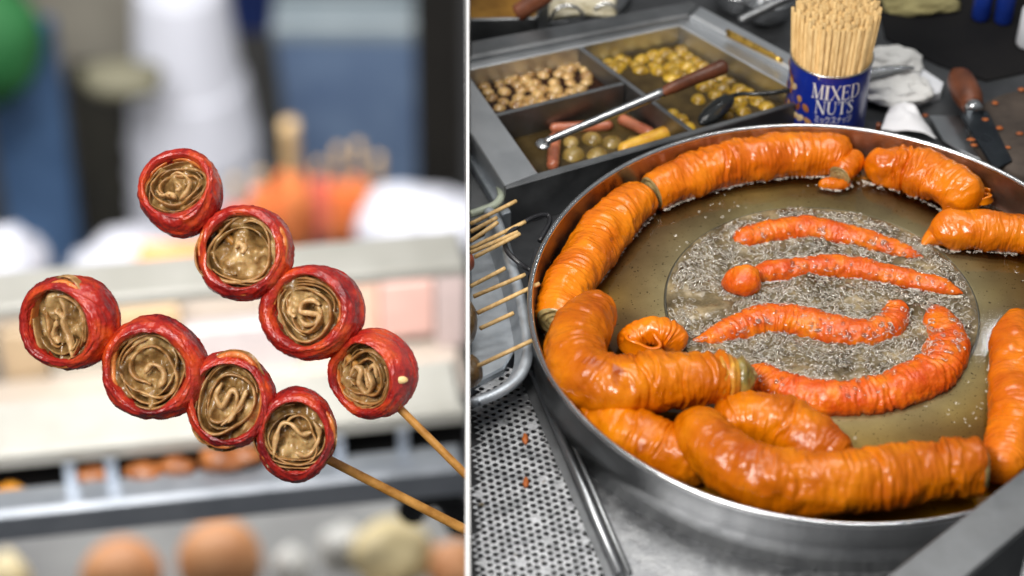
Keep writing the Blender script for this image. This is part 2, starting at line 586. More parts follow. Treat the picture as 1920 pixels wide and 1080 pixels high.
# bubbles: clear domes, their highlight curls modelled as pale arcs and rings
dome = []
for ph_ in (0, .5, 1.0, 1.45):
    for j in range(9):
        tt = 2 * math.pi * j / 9
        dome.append((math.cos(ph_) * math.cos(tt), math.cos(ph_) * math.sin(tt), math.sin(ph_)))
dome = np.array(dome)
dfc = gridfaces(4, 9) + [tuple(range(27, 36))]
DV, DF = [], []
V, F = [], []
cnt = nv = tries = 0
pw = np.array([2.1, 3.3, 1.7])
while cnt < 5200 and tries < 60000:
    tries += 1
    rr = (WR - .003 - .008 * rng.random()) * math.sqrt(rng.random())
    tt = rng.random() * 2 * math.pi
    p = np.array([WC[0] + rr * math.cos(tt), WC[1] + rr * math.sin(tt)])
    dn = float(fbm(np.array([p[0] * 24, p[1] * 24, .5]), 21, 2))
    if dn < -.45 + .75 * rng.random() - .25:
        continue
    dall = np.hypot(seg[:, 0] - p[0], seg[:, 1] - p[1])
    im = int((dall - seg[:, 2]).argmin())
    dd, rs = dall[im] - seg[im, 2], seg[im, 2] * 1.1
    if dd < -.75 * rs * rng.random() ** 2.2 - .0005:
        continue
    s_ = .0011 + .0020 * rng.random() ** 1.7 + (.0014 * rng.random() if rng.random() < .08 else 0)
    h = HO + .0042 * float(fbm(np.array([p[0] * 45, p[1] * 45, HO * 45]), 5, 3)) + .0004
    if dd < 0:
        h = max(h, HO + .06 * rs + .80 * math.sqrt(max(0, rs * rs - dall[im] ** 2)) + .0006)
    DV.append(dome * s_ * np.array([1, 1, .85]) + np.array([p[0], p[1], h - .0003]))
    DF += [tuple(i + cnt * 36 for i in f) for f in dfc]
    n_ = 9
    spn = rng.uniform(2.8, 6.28)
    ta = rng.uniform(0, 6.28) + np.linspace(0, spn, n_)
    til = rng.uniform(-.6, .6, 2)
    C = np.stack([s_ * np.cos(ta), s_ * np.sin(ta), s_ * (til[0] * np.cos(ta) + til[1] * np.sin(ta))], -1)
    rad_d = np.stack([np.cos(ta), np.sin(ta), 0 * ta], -1)
    w = (.00018 + .00016 * rng.random()) * np.clip(np.sin(np.linspace(.25, math.pi - .25, n_)), .3, 1)
    ring = np.stack([C - rad_d * w[:, None], C + np.array([0, 0, 1]) * w[:, None] * 1.4, C + rad_d * w[:, None]], 1).reshape(-1, 3)
    V.append(ring + np.array([p[0], p[1], h]))
    for q in range(n_ - 1):
        a_ = nv + q * 3
        F += [(a_, a_ + 3, a_ + 4, a_ + 1), (a_ + 1, a_ + 4, a_ + 5, a_ + 2)]
    nv += n_ * 3
    cnt += 1
o = mk('bubble_films', np.vstack(DV), DF, film_m)
tag(o, 'clear glossy bubble domes covering the boiling oil', 'bubbles', kind='stuff')
o = mk('bubble_glints', np.vstack(V), F, bub_m)
tag(o, 'pale curls painted as highlights on the small bubbles seething on the boiling oil', 'bubbles', kind='stuff')


# ================================================================== STUFFED INTESTINES
def rope(name, pts, mat, seed, label, group=None, wr=1.0, res=320, k=64, dense=2.4, start='round', end='round', lumps=.07, cat='intestine', flat=1.0):
    """pts: (px, py, height of the axis above the oil in radii, radius in photo pixels)"""
    P = []
    for x, y, hh, r_ in pts:
        s0 = pxs(PH(x, y, HO))
        rm = r_ * s0
        H = HO + hh * rm
        P.append([*PH(x, y, H), rm])
    Q = catmull(P, res)
    C, Rr = Q[:, :3].copy(), np.clip(Q[:, 3], .002, 1)
    ds = np.r_[0, np.cumsum(np.linalg.norm(np.diff(C, axis=0), axis=1))]
    rm = Rr.mean()
    s = ds / rm
    Lt = s[-1]
    prof = np.ones(res)
    for e, d in ((start, s), (end, Lt - s)):
        if e == 'round':
            q = np.clip(d / .8, 0, 1)
            prof *= np.sqrt(np.clip(1 - (1 - q) ** 2, .0004, 1))
        elif e == 'taper':
            q = np.clip(d / 1.8, 0, 1)
            prof *= np.clip(.1 + .9 * q ** .7, .1, 1)
        elif e == 'cut':
            q = np.clip(d / .14, 0, 1)
            prof *= .94 + .06 * q
    T, N, B = frames(C)
    an = np.linspace(0, 2 * np.pi, k, endpoint=False)
    rg = np.random.default_rng(seed)
    ca, sa = np.cos(an), np.sin(an)
    P3 = np.stack([np.broadcast_to(s[:, None] * .9, (res, k)), np.broadcast_to(ca * 1.0, (res, k)), np.broadcast_to(sa * 1.0, (res, k))], -1)
    D = 1 + lumps * 1.6 * fbm(P3 * .9 + seed * 7.1, seed, 3) + .035 * noise(P3 * np.array([2.6, 1.5, 1.5]) + seed, seed + 14)
    # folds round the tube
    nf = int(Lt * dense)
    dens = noise(np.stack([s * .55, s * 0 + seed, s * 0], -1), seed + 3)
    for i in range(nf):
        c0 = rg.random() * Lt
        loc_d = np.interp(c0, s, dens)
        if rg.random() < .30 - 1.1 * loc_d:
            continue
        w_ = rg.uniform(.035, .13)
        A_ = rg.uniform(.015, .075) * wr * (1.3 if loc_d > 0 else .65)
        ph, am, ph2 = rg.uniform(0, 6.28), rg.uniform(.03, .28), rg.uniform(0, 6.28)
        cc = c0 + 1.3 * am * np.sin(an + ph) + .10 * np.sin(3 * an + ph2)
        u = (s[:, None] - cc[None]) / w_
        ext = np.clip(.2 + 1.1 * np.cos(an - ph2) + rg.uniform(-.1, .6), 0, 1)
        D += A_ * ext * (-np.exp(-u * u) + .65 * np.exp(-(u - 1.7) ** 2))
    wq_ = noise(P3 * 1.1 + seed * 3.3, seed + 20)
    for fq, am_ in ((3.2, .040), (6.5, .026), (13, .012)):
        w3 = np.stack([s[:, None] * fq + 1.6 * wq_ * fq / 3, np.broadcast_to(ca * (1.1 + fq * .12), (res, k)), np.broadcast_to(sa * (1.1 + fq * .12), (res, k))], -1)
        D += am_ * wr * (.55 - 1.6 * np.abs(noise(w3 + seed * 1.9, seed + int(fq))))
    D += .020 * wr * noise(np.stack([np.broadcast_to(s[:, None] * 9, (res, k)), np.broadcast_to(ca * 2.2, (res, k)), np.broadcast_to(sa * 2.2, (res, k))], -1) + seed, seed + 9)
    Rf = Rr[:, None] * prof[:, None] * D
    V = C[:, None] + Rf[..., None] * (ca[None, :, None] * N[:, None] + flat * sa[None, :, None] * B[:, None])
    V = V.reshape(-1, 3)
    F = gridfaces(res, k)
    F += [tuple(range(k - 1, -1, -1)), tuple(range((res - 1) * k, res * k))]
    o = mk(name, V, F, mat)
    tag(o, label, cat, group)
    for which, e in ((0, start), (-1, end)):
        if e != 'cut':
            continue
        sg = -1 if which == 0 else 1
        # a cut end: rolled layers seen end on
        c, tdir, nn, bb, rr = C[which], T[which] * sg, N[which], B[which], Rr[which] * .93
        nr_, nk = 26, 48
        Vv = []
        for i in range(nr_):
            q = i / (nr_ - 1)
            for j in range(nk):
                t2 = 2 * math.pi * j / nk
                sp = (q * 3.2 + t2 / (2 * math.pi)) % 1
                hh = .09 * (abs(sp - .5) * 2) ** 1.5 + .05 * float(noise([q * 5, math.cos(t2) * 2, math.sin(t2) * 2], seed))
                hh += .08 * (1 - q)
                if q > .97:
                    hh = -.15
                Vv.append(c + tdir * rr * hh + rr * q * (nn * math.cos(t2) + bb * math.sin(t2)))
        mk('cut_face', Vv, gridfaces(nr_, nk), CUT, o)
    ROPES.append((C, Rr, cat))
    return o, C, T, N, B, Rr


ROPES = []
ORD = 'stuffed intestines lying round the pan'
rope('stuffed_intestine', [(1222, 362, .55, 36), (1270, 338, .6, 40), (1340, 312, .6, 43), (1420, 296, .6, 43), (1500, 290, .6, 42), (1560, 292, .6, 40), (1596, 306, .5, 34)], O_BRIGHT, 3,
     'long bright orange stuffed intestine curving along the back wall below the can', ORD, start='cut')
rope('stuffed_intestine', [(1204, 372, .55, 36), (1160, 408, .6, 43), (1118, 455, .6, 47), (1082, 510, .6, 48), (1056, 560, .6, 46), (1040, 605, .6, 40)], O_BRIGHT, 5,
     'bright orange stuffed intestine running up the left wall of the pan', ORD, start='cut', end='cut', wr=.85)
rope('stuffed_intestine', [(1620, 310, .6, 28), (1650, 312, .6, 36), (1700, 318, .6, 44), (1755, 336, .6, 46), (1800, 362, .6, 46), (1824, 392, .5, 42)], O_BRIGHT, 8,
     'plump wrinkled orange intestine at the back right, its open frill by the wall', ORD, lumps=.1)
rope('stuffed_intestine', [(1728, 462, .5, 8), (1748, 446, .5, 18), (1775, 434, .6, 36), (1830, 432, .6, 39), (1890, 436, .6, 38), (1945, 446, .6, 38)], O_BRIGHT, 13,
     'smooth orange intestine with a pinched knotted tip reaching in from the right', ORD, wr=.5, dense=2.0)
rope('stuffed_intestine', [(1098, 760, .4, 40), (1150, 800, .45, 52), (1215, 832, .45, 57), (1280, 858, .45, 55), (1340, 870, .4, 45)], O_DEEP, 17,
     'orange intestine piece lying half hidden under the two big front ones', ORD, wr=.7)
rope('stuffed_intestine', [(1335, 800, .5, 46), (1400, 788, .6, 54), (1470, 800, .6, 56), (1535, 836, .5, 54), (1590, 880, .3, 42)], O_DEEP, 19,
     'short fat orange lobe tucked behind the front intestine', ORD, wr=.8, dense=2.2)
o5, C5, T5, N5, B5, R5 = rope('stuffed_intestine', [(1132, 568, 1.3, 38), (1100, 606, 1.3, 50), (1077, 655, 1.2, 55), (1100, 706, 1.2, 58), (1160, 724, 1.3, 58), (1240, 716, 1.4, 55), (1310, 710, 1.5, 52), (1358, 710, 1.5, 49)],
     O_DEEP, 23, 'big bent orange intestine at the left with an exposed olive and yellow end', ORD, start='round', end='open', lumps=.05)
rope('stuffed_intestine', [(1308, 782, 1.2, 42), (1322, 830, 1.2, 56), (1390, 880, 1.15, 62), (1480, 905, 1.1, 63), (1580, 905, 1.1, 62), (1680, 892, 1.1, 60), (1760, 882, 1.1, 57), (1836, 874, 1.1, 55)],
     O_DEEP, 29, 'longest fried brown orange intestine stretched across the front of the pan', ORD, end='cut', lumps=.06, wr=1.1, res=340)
rope('stuffed_intestine', [(1918, 590, .6, 28), (1902, 640, .6, 42), (1898, 710, .6, 44), (1904, 780, .6, 46), (1890, 842, .6, 45), (1866, 896, .55, 40)], O_BRIGHT, 31,
     'bright orange intestine standing along the right edge of the picture', ORD, wr=.6)
# exposed end of the big bent one
e, d, rr = C5[-1], T5[-1], R5[-1]
Cx = np.array([e + d * rr * q for q in np.linspace(-.3, .48, 26)])
qq = np.linspace(0, 1, 26)
V, F = tube_vf(Cx, rr * .93 * (1 + .05 * np.sin(qq * 14)) * np.sqrt(np.clip(1 - np.clip((qq - .7) / .42, 0, 1) ** 2, .01, 1)), 40)
V = V + (fbm(V * 120, 3, 2) * .0016)[:, None] * B5[-1]
mk('inner_layer', V, F, YEL, o5)
V, F = blob_vf(e + d * rr * .62, rr * .80, 4, .16, 2.2, 24, 36, (.6, 1, 1), (d, N5[-1], B5[-1]))
mk('filling', V, F, OLIVE, o5)
V, F = blob_vf(e + d * rr * .66 + B5[-1] * rr * .1, rr * .70, 9, .22, 2.6, 24, 36, (.75, .62, .62), (d, N5[-1], B5[-1]))
mk('filling', V, F, CUT, o5)

FRY = 'intestines frying in the bubbling middle'
rope('frying_intestine', [(x, y, .06, r_ * 1.1) for x, y, r_ in WELL['w1']], O_FRY, 41, 'thin red orange intestine nearest the back of the bubbling oil', FRY, end='taper', wr=.8, k=48, res=240, flat=.85)
rope('frying_intestine', [(x, y, .06, r_ * 1.1) for x, y, r_ in WELL['w2']], O_FRY, 43, 'thin frying intestine beside the round knob in the bubbling oil', FRY, end='taper', wr=.8, k=48, res=240, flat=.85)
rope('frying_intestine', [(1352, 532, .2, 12), (1374, 530, .4, 26), (1396, 526, .5, 31), (1418, 520, .4, 25)], O_FRY, 45, 'round orange knob of intestine frying on its own at the left', FRY, wr=1.0, k=36, res=80, lumps=.14)
rope('frying_intestine', [(x, y, .06, r_ * 1.1) for x, y, r_ in WELL['w3']], O_FRY, 47, 'frying intestine with its right end hooked upward in the bubbles', FRY, start='taper', wr=1.2, dense=4, k=44, res=260, flat=.85)
rope('frying_intestine', [(x, y, .06, r_ * 1.1) for x, y, r_ in WELL['w4']], O_FRY, 49, 'thick curved intestine frying along the front of the bubbling oil', FRY, wr=1.1, dense=4, k=48, res=300, flat=.85)


# curled flaps (ruffled open ends)
def flap(cx, cy, hh, rpx, seed, turns, mat, label, tilt=0., parent=None, name='intestine_flap', wid=.8):
    c = PH(cx, cy, HO + hh)
    rm = rpx * pxs(c)
    n, w = 120, 14
    V = []
    for i in range(n):
        q = i / (n - 1)
        an = q * turns * 2 * math.pi + tilt
        r0 = rm * (1 - .62 * q) * (1 + .14 * math.sin(an * 2.3 + seed))
        for j in range(w):
            u = j / (w - 1)
            rr = r0 * (1 + .32 * (1 - u) ** 2 + .10 * math.sin(an * 3 + seed * 2) * u)
            z = (u - .35) * rm * wid * (1 + .25 * math.sin(an * 1.7 + seed))
            V.append(c + np.array([rr * math.cos(an) * 1.25, rr * math.sin(an) * .9, z]))
    V = np.array(V)
    o = mk(name, V, gridfaces(n, w, False), mat, parent)
    md = o.modifiers.new('solid', 'SOLIDIFY')
    md.thickness = rm * .2
    md.offset = 0
    if parent is None:
        tag(o, label, 'intestine', ORD)
    return o


rope('stuffed_intestine', [(1160, 652, .5, 14), (1185, 634, .8, 24), (1222, 622, 1.0, 29), (1258, 634, .7, 27), (1282, 656, .4, 18)], O_BRIGHT, 37, 'small rounded orange knuckle of intestine behind the big bent one', ORD, res=120, k=44, lumps=.12)
flap(1212, 648, .012, 34, 2, 1.2, O_BRIGHT, 'small ruffled orange flap curled up behind the big bent intestine', .8)
flap(1845, 372, .016, 17, 5, 1.2, O_BRIGHT, 'frilled orange skin end standing against the back right wall', 1.0)
rope('stuffed_intestine', [(1606, 292, .9, 20), (1596, 306, .9, 23), (1574, 330, .7, 24)], O_BRIGHT, 53, 'short orange stub with a pale cut face hanging toward the bubbling oil', ORD, res=90, k=48, end='cut', wr=.6)
rope('stuffed_intestine', [(1534, 347, .3, 7), (1552, 344, .4, 11), (1574, 346, .4, 11), (1594, 342, .3, 7)], O_BRIGHT, 57, 'small loose orange scrap of intestine below the pale cut face', ORD, res=80, k=36)


# froth where the pieces meet the oil, and loose bubbles drifting on it
V, F = [], []
nv = 0
spots = []
for C_, R_, _ in ROPES:
    L_ = np.linalg.norm(np.diff(C_, axis=0), axis=1).sum()
    for q in range(int(L_ * 650)):
        i_ = rng.integers(3, len(C_) - 3)
        tn = C_[i_ + 1] - C_[i_ - 1]
        nn = np.array([-tn[1], tn[0]]) / (np.hypot(tn[0], tn[1]) + 1e-9)
        if (WC[:2] - C_[i_][:2]) @ nn < 0:
            nn = -nn
        dh = (HO - C_[i_][2]) / R_[i_]
        if abs(dh) > .95:
            continue
        off_ = R_[i_] * math.sqrt(1 - dh * dh) * 1.02 + abs(rng.normal()) * .0016
        spots.append((*(C_[i_][:2] + nn * off_), .0007 + .0010 * rng.random()))
for q in range(420):
    rr_, tt_ = rng.uniform(WR + .003, .285), rng.random() * 6.283
    pc = np.array([WC[0] + rr_ * math.cos(tt_), WC[1] + rr_ * math.sin(tt_)])
    if np.hypot(pc[0] - PCX, pc[1] - PCY) < PR - .02 and float(noise([pc[0] * 22, pc[1] * 22, 3.3], 4)) > .15:
        spots.append((*pc, .0006 + .0011 * rng.random()))
for x_, y_, s_ in spots:
    n_ = 8
    ta = rng.uniform(0, 6.28) + np.linspace(0, rng.uniform(2.5, 6.0), n_)
    C = np.stack([s_ * np.cos(ta), s_ * np.sin(ta), 0 * ta], -1)
    rd_ = np.stack([np.cos(ta), np.sin(ta), 0 * ta], -1)
    w = .00022
    V.append(np.stack([C - rd_ * w, C + np.array([0, 0, 1]) * w * 1.4, C + rd_ * w], 1).reshape(-1, 3) + np.array([x_, y_, HO + .0004]))
    for q in range(n_ - 1):
        a_ = nv + q * 3
        F += [(a_, a_ + 3, a_ + 4, a_ + 1), (a_ + 1, a_ + 4, a_ + 5, a_ + 2)]
    nv += n_ * 3
tag(mk('oil_froth', np.vstack(V), F, bub_m), 'thin line of pale froth where the orange pieces meet the oil', 'froth', kind='stuff')


# ================================================================== STEEL BATH WITH FLOATING FOOD
HT, HB = -.012, -.069
bath = thing('food_bath', PH(1200, 200, HC), 'wide stainless steel bath split in three, filled with brown broth', 'food bath')
prism('left_flange', [(881, 144), (1008, 323), (945, 347), (881, 247)], HT, HB, bath_steel, bath)
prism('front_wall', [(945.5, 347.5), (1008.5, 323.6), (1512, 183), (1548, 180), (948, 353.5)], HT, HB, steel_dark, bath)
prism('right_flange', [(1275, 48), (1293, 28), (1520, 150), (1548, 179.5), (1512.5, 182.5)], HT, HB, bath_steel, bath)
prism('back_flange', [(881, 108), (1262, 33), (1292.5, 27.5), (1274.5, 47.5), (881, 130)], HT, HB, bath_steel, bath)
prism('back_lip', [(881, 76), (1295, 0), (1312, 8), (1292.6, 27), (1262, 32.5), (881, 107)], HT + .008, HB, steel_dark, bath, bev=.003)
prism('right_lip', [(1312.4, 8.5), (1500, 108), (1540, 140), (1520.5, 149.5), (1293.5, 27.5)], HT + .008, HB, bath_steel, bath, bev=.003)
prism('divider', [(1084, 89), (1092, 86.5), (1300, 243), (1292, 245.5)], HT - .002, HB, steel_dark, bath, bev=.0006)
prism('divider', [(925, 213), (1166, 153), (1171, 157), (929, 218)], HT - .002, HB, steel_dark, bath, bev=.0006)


def broth_mat(name, c1, c2, c3):
    return M(name, c1, c2, 24, .06, .14, 0, .12, 60, 0, 0, c3=c3, spec=.22)


broth_dark = broth_mat('dark_red_broth', (.014, .005, .003), (.04, .016, .007), (.024, .009, .004))
broth_brown = broth_mat('brown_broth', (.035, .022, .008), (.10, .065, .022), (.06, .04, .015))


def sheet(name, px, H, m, label, cat='broth'):
    V = [PH(x, y, H) for x, y in px]
    o = mk(name, V, [tuple(range(len(V)))], m, None, False)
    if o.data.polygons[0].normal.z < 0:
        o.data.flip_normals()
    tag(o, label, cat, kind='stuff')
    return o


sheet('broth', [(881, 125), (1088, 80), (1180, 158), (925, 222), (881, 160)], HT - .026, broth_dark, 'dark red broth round the pale eggs in the back left section')
sheet('broth', [(1086, 80), (1275, 38), (1530, 180), (1296, 252)], HT - .027, broth_brown, 'brown broth round the yellow eggs in the right section')
sheet('broth', [(920, 212), (1170, 150), (1300, 246), (1008, 330)], HT - .040, broth_brown, 'brown broth with sausages in the front left section')

egg_a = M('pale_egg', S(116, 78, 40), S(204, 170, 112), 70, .2, .35, 0, .25, 120, .4, .2, c3=S(176, 140, 84), vary=.15)
egg_y = M('yellow_egg', S(110, 82, 14), S(204, 168, 56), 70, .18, .35, 0, .25, 120, .4, .2, c3=S(168, 132, 30), vary=.18)
egg_o = M('olive_dumpling', S(110, 88, 35), S(176, 150, 84), 40, .2, .4, 0, .35, 110, .5, .2, c3=S(146, 120, 58), vary=.12)
Z1 = [(105, 430), (185, 425), (255, 378), (170, 397), (335, 365), (400, 373), (120, 460), (205, 458), (270, 420), (310, 392), (365, 408), (290, 448), (140, 490), (280, 487), (200, 507), (180, 540), (265, 525), (342, 502), (405, 508), (455, 412), (465, 445), (447, 478), (540, 340), (530, 378), (540, 412), (540, 455), (615, 345), (622, 378), (620, 408), (482, 366), (495, 333), (575, 318), (415, 350), (500, 480), (95, 405), (230, 400), (345, 440), (400, 445), (310, 530), (375, 470), (330, 415), (500, 345), (590, 440)]
Z2 = [(260, 250), (190, 262), (120, 272), (65, 293), (155, 298), (225, 283), (300, 278), (340, 300), (245, 305), (30, 320), (130, 325), (215, 330), (295, 325), (370, 322), (60, 347), (150, 353), (235, 360), (320, 350), (280, 378), (465, 383), (505, 408), (415, 405), (560, 443), (380, 437), (470, 440), (435, 475), (350, 500), (605, 467), (525, 470), (645, 507), (555, 507), (695, 532), (580, 557), (520, 540), (495, 577), (215, 388), (-20, 300), (-50, 325), (-70, 345), (-45, 290), (-100, 310), (-115, 340), (-148, 330)]
protos = {}


def eggs(name, mat, pts, H, rad, label, group, cat):
    base = None
    for i, (x, y, s_) in enumerate(pts):
        p = PH(x, y, H)
        if base is None or i < 3:
            V, F = blob_vf((0, 0, 0), rad, i + len(name), .05, 1.3, 14, 20, (1.12, 1, .85))
            o = mk(name, V, F, mat)
            base = base or []
            base.append(o)
        else:
            o = base[i % 3].copy()
            col.objects.link(o)
        o.location = tuple(p - np.array([0, 0, rad * .52]))
        o.rotation_euler = (rnd.uniform(-.3, .3), rnd.uniform(-.3, .3), rnd.uniform(0, 6.28))
        o.scale = (s_, s_, s_)
        tag(o, label, cat, group)


eggs('pale_egg', egg_a, [(870 + x / 2.7, y / 2.7, rnd.uniform(.85, 1.12)) for x, y in Z1], HT - .024, .0080, 'small pale egg floating in the dark back left broth section', 'pale eggs in the dark broth', 'egg')
eggs('yellow_egg', egg_y, [(1180 + x / 2.7, y / 2.7, rnd.uniform(.85, 1.15)) for x, y in Z2] + [(1262, 212, 1.1), (1275, 222, 1.15), (1290, 236, 1.1)], HT - .025, .0088, 'small yellow egg floating in the right broth section', 'yellow eggs in the right section', 'egg')
eggs('olive_dumpling', egg_o, [(1109, 257, 1), (1148, 263, .95), (1075, 287, 1.05), (1120, 287, 1), (1070, 263, .8), (1188, 261, .8)], HT - .037, .0125, 'round olive dumpling floating beside the sausages in the front broth section', 'olive dumplings in the front section', 'dumpling')
saus_m = M('boiled_sausage', S(150, 82, 56), S(196, 124, 92), 40, .25, .4, 0, .2, 90, .5, .2, c3=S(176, 102, 72))


def stick_between(name, p, q, r, m, label=None, cat=None, group=None, k=12, parent=None, taper=1.0, round_=False, n=12):
    p, q = np.array(p), np.array(q)
    tt = np.linspace(0, 1, n)
    C = p[None] * (1 - tt[:, None]) + q[None] * tt[:, None]
    rr = r * (1 + (taper - 1) * tt)
    if round_:
        L_ = np.linalg.norm(q - p)
        d = np.minimum(tt, 1 - tt) * L_ / r
        rr = rr * np.sqrt(np.clip(1 - (1 - np.clip(d, 0, 1)) ** 2, .02, 1))
    V, F = tube_vf(C, rr, k)
    o = mk(name, V, F, m, parent)
    if label:
        tag(o, label, cat, group)
    return o


HS = HT - .036
stick_between('boiled_sausage', PH(1030, 240, HS), PH(1150, 235, HS), .0062, saus_m, 'long boiled sausage lying across behind the ladle rod', 'sausage', 'boiled sausages', round_=True, n=30)
stick_between('boiled_sausage', PH(1041, 252, HS + .003), PH(1036, 316, HS), .0072, saus_m, 'boiled sausage pointing toward the viewer in the front corner of the bath', 'sausage', 'boiled sausages', round_=True, n=30)
stick_between('boiled_sausage', PH(1160, 221, HS), PH(1226, 252, HS), .0068, saus_m, 'slanting boiled sausage under the ladle near the divider', 'sausage', 'boiled sausages', round_=True, n=30)
corn_m = M('yellow_cake', S(190, 130, 30), S(236, 190, 80), 50, .35, .5, 0, .6, 120, .2, .1, c3=S(216, 164, 52))
o = stick_between('yellow_fish_cake', PH(1160, 284, HS + .004), PH(1266, 242, HS + .008), .0085, corn_m, 'long flat yellow fish cake leaning in the front corner of the bath', 'fish cake', None, round_=True, n=40, k=20)
# ladle with wooden handle
lad = thing('steel_ladle', PH(1018, 268, HT), 'long steel ladle with a brown wooden handle lying across the bath', 'ladle')
stick_between('rod', PH(1022, 266, HT + .004), PH(1246, 172, HT + .02), .0042, steel_bright, parent=lad, taper=1.35, n=20)
V, F = tube_vf(catmull([[*PH(1240, 175, HT + .020), .0045], [*PH(1262, 164, HT + .022), .0075], [*PH(1300, 148, HT + .024), .0078], [*PH(1340, 132, HT + .027), .0088], [*PH(1356, 125, HT + .028), .0088], [*PH(1361, 123, HT + .028), .005]], 40)[:, :3],
               catmull([[.0045, 0], [.0072, 0], [.0074, 0], [.0086, 0], [.0088, 0], [.004, 0]], 40)[:, 0], 18)
mk('wooden_handle', V, F, wood_h, lad)
V, F = blob_vf(PH(1018, 270, HT - .002), .0085, 3, .06, 1.5, 14, 22, (1, 1.1, .45))
mk('bowl', V, F, steel_bright, lad)
# black ladle
blk = thing('black_spoon', PH(1345, 205, HT), 'black serving spoon resting among the yellow eggs', 'spoon')
dark_gl = M('black_plastic', (.008, .009, .010), (.02, .022, .022), 40, .12, .2)
ax = np.array([PH(1375, 178, HT) - PH(1312, 232, HT)])[0]
ax /= np.linalg.norm(ax)
V, F = blob_vf(PH(1343, 206, HT - .006), .034, 6, .03, 1.2, 16, 28, (1, .36, .26), (ax, np.array([-ax[1], ax[0], 0]), (0, 0, 1)))
mk('bowl', V, F, dark_gl, blk)
tube('handle', catmull([PH(1372, 180, HT - .004), PH(1392, 176, HT + .002), PH(1430, 176, HT + .006), PH(1482, 169, HT + .008), PH(1520, 162, HT + .01)], 30), .0028, dark_gl, blk)
brass = M('brass', (.62, .36, .06), (.82, .54, .14), 60, .25, .35, 1)
stick_between('brass_chopstick', PH(1363, 58, HT + .011), PH(1452, 105, HT + .011), .0028, brass, 'brass chopstick on the bath edge, the upper of the pair', 'chopstick', 'brass chopsticks')
stick_between('brass_chopstick', PH(1364, 65, HT + .011), PH(1466, 114, HT + .011), .0028, brass, 'brass chopstick on the bath edge, the lower of the pair', 'chopstick', 'brass chopsticks')

# ------------------------------------------------------------------ behind the bath
tk = thing('broth_pot', PH(930, 40, HC), 'small steel tank of amber broth at the top left corner', 'tank')
prism('front_wall', [(881, 33), (1002, 30), (1004, 34), (881, 37)], -.002, HC, steel_dark, tk)
prism('side_wall', [(1002, 29.5), (1024, -6), (1030, -6), (1008, 30)], -.002, HC, steel_dark, tk)
amber = broth_mat('amber_broth', (.16, .075, .012), (.34, .18, .03), (.24, .12, .02))
sheet('broth', [(881, 36), (1006, 33), (1030, -14), (881, -14)], -.03, amber, 'amber broth in the small tank at the top left')
o = stick_between('wooden_paddle', PH(972, 24, .002), PH(1026, -12, .03), .011, wood_h, 'dark wooden paddle handle standing in the small amber broth tank', 'paddle', n=14, k=16)
HK = HC + .001
pot = thing('ring_handled_lid', PH(1090, 20, HK), 'flat steel lid with two wire ring handles behind the bath', 'lid')
lidm = M('wrapped_noodle', S(150, 140, 110), S(206, 200, 178), 38, .35, .5, 0, .8, 60)
prism('lid_plate', [(1004, 48), (1160, 22), (1185, -8), (1010, -8)], HK + .012, HK, steel_dark, pot)
for cx_, cy_, s_ in ((1064, 32, 33), (1136, 20, 24)):
    c = PH(cx_, cy_ + 12, HK + .012)
    rr = s_ * pxs(c)
    C = [c + np.array([rr * math.cos(q), .004 * math.sin(q), rr * 1.1 * math.sin(q)]) for q in np.linspace(0, math.pi, 30)]
    tube('ring_handle', C, .0022, steel_bright, pot)
nl = thing('noodle_bundle', PH(1080, 14, HK + .012), 'pale bundle of noodles lying on the lid behind the bath', 'noodles')
for i in range(9):
    y0 = 2 + i * 3.6
    pts = [PH(1018 + q * 17, y0 + 3 * math.sin(q * .9 + i * 1.7) - q * .9, HK + .0165 + .002 * math.sin(q + i * 2)) for q in range(9)]
    tube('strand', catmull(pts, 40), .0035, lidm, nl, 8)
# steel bowls and utensils behind
for cx_, cy_, rp_, lb in ((1385, 14, 52, 'shiny steel bowl behind the bath, the left of two'), (1436, 36, 46, 'shiny steel bowl holding tongs beside the can of sticks')):
    c = PH(cx_, cy_, HC)
    rr = rp_ * pxs(c)
    o = lathe('steel_bowl', [(.001, .002), (rr * .6, .002), (rr * .85, .014), (rr, .034), (rr + .003, .036), (rr + .002, .033), (rr * .88, .010), (rr * .62, -.001 + .002), (.001, .0015)], c + np.array([0, 0, .0]), steel_bright, None, 48)
    tag(o, lb, 'bowl', 'steel bowls')
stick_between('steel_spatula', PH(1385, 40, HC + .04), PH(1485, -8, HC + .06), .006, steel_dark, 'dark steel utensil lying across the steel bowls', 'utensil', sx=1) if False else stick_between('steel_utensil', PH(1385, 40, HC + .04), PH(1490, -10, HC + .06), .006, steel_dark, 'dark steel utensil lying across the steel bowls', 'utensil')


# ================================================================== CAN OF STICKS
CANC = PH(1560, 100, .040)
CANR = 76.5 * pxs(CANC)
CB = np.array([CANC[0], CANC[1], HC])
can = thing('nut_can', CB, 'blue printed nut can packed with wooden skewer sticks', 'can')
blue = M('can_blue', S(18, 42, 150), S(26, 62, 178), 14, .3, .4, 0, 0, 50, .2)
CH = .040 - HC
lathe('body', [(CANR * .3, .001), (CANR - .001, .001), (CANR, .003), (CANR, CH - .003)], CB, blue, can, 96)
lathe('rim', [(CANR, CH - .003), (CANR + .0014, CH - .0015), (CANR + .0012, CH), (CANR - .0006, CH + .0004), (CANR - .0016, CH - .002), (CANR - .0016, CH - .05)], CB, steel_bright, can, 96)
view_a = math.atan2(-CANC[1], -CANC[0])        # direction from the can to the viewer


def on_can(ang, h, lift=.0006):                # ang: to the viewer's right, h: height on can
    t2 = view_a + ang
    return (CB[0] + (CANR + lift) * math.cos(t2), CB[1] + (CANR + lift) * math.sin(t2), CB[2] + h)


# serif capitals as strokes on a 0..1 cell: (x0,y0,x1,y1,width)
def serif(x, y, w=.26):
    return (x - w / 2, y, x + w / 2, y, .055)


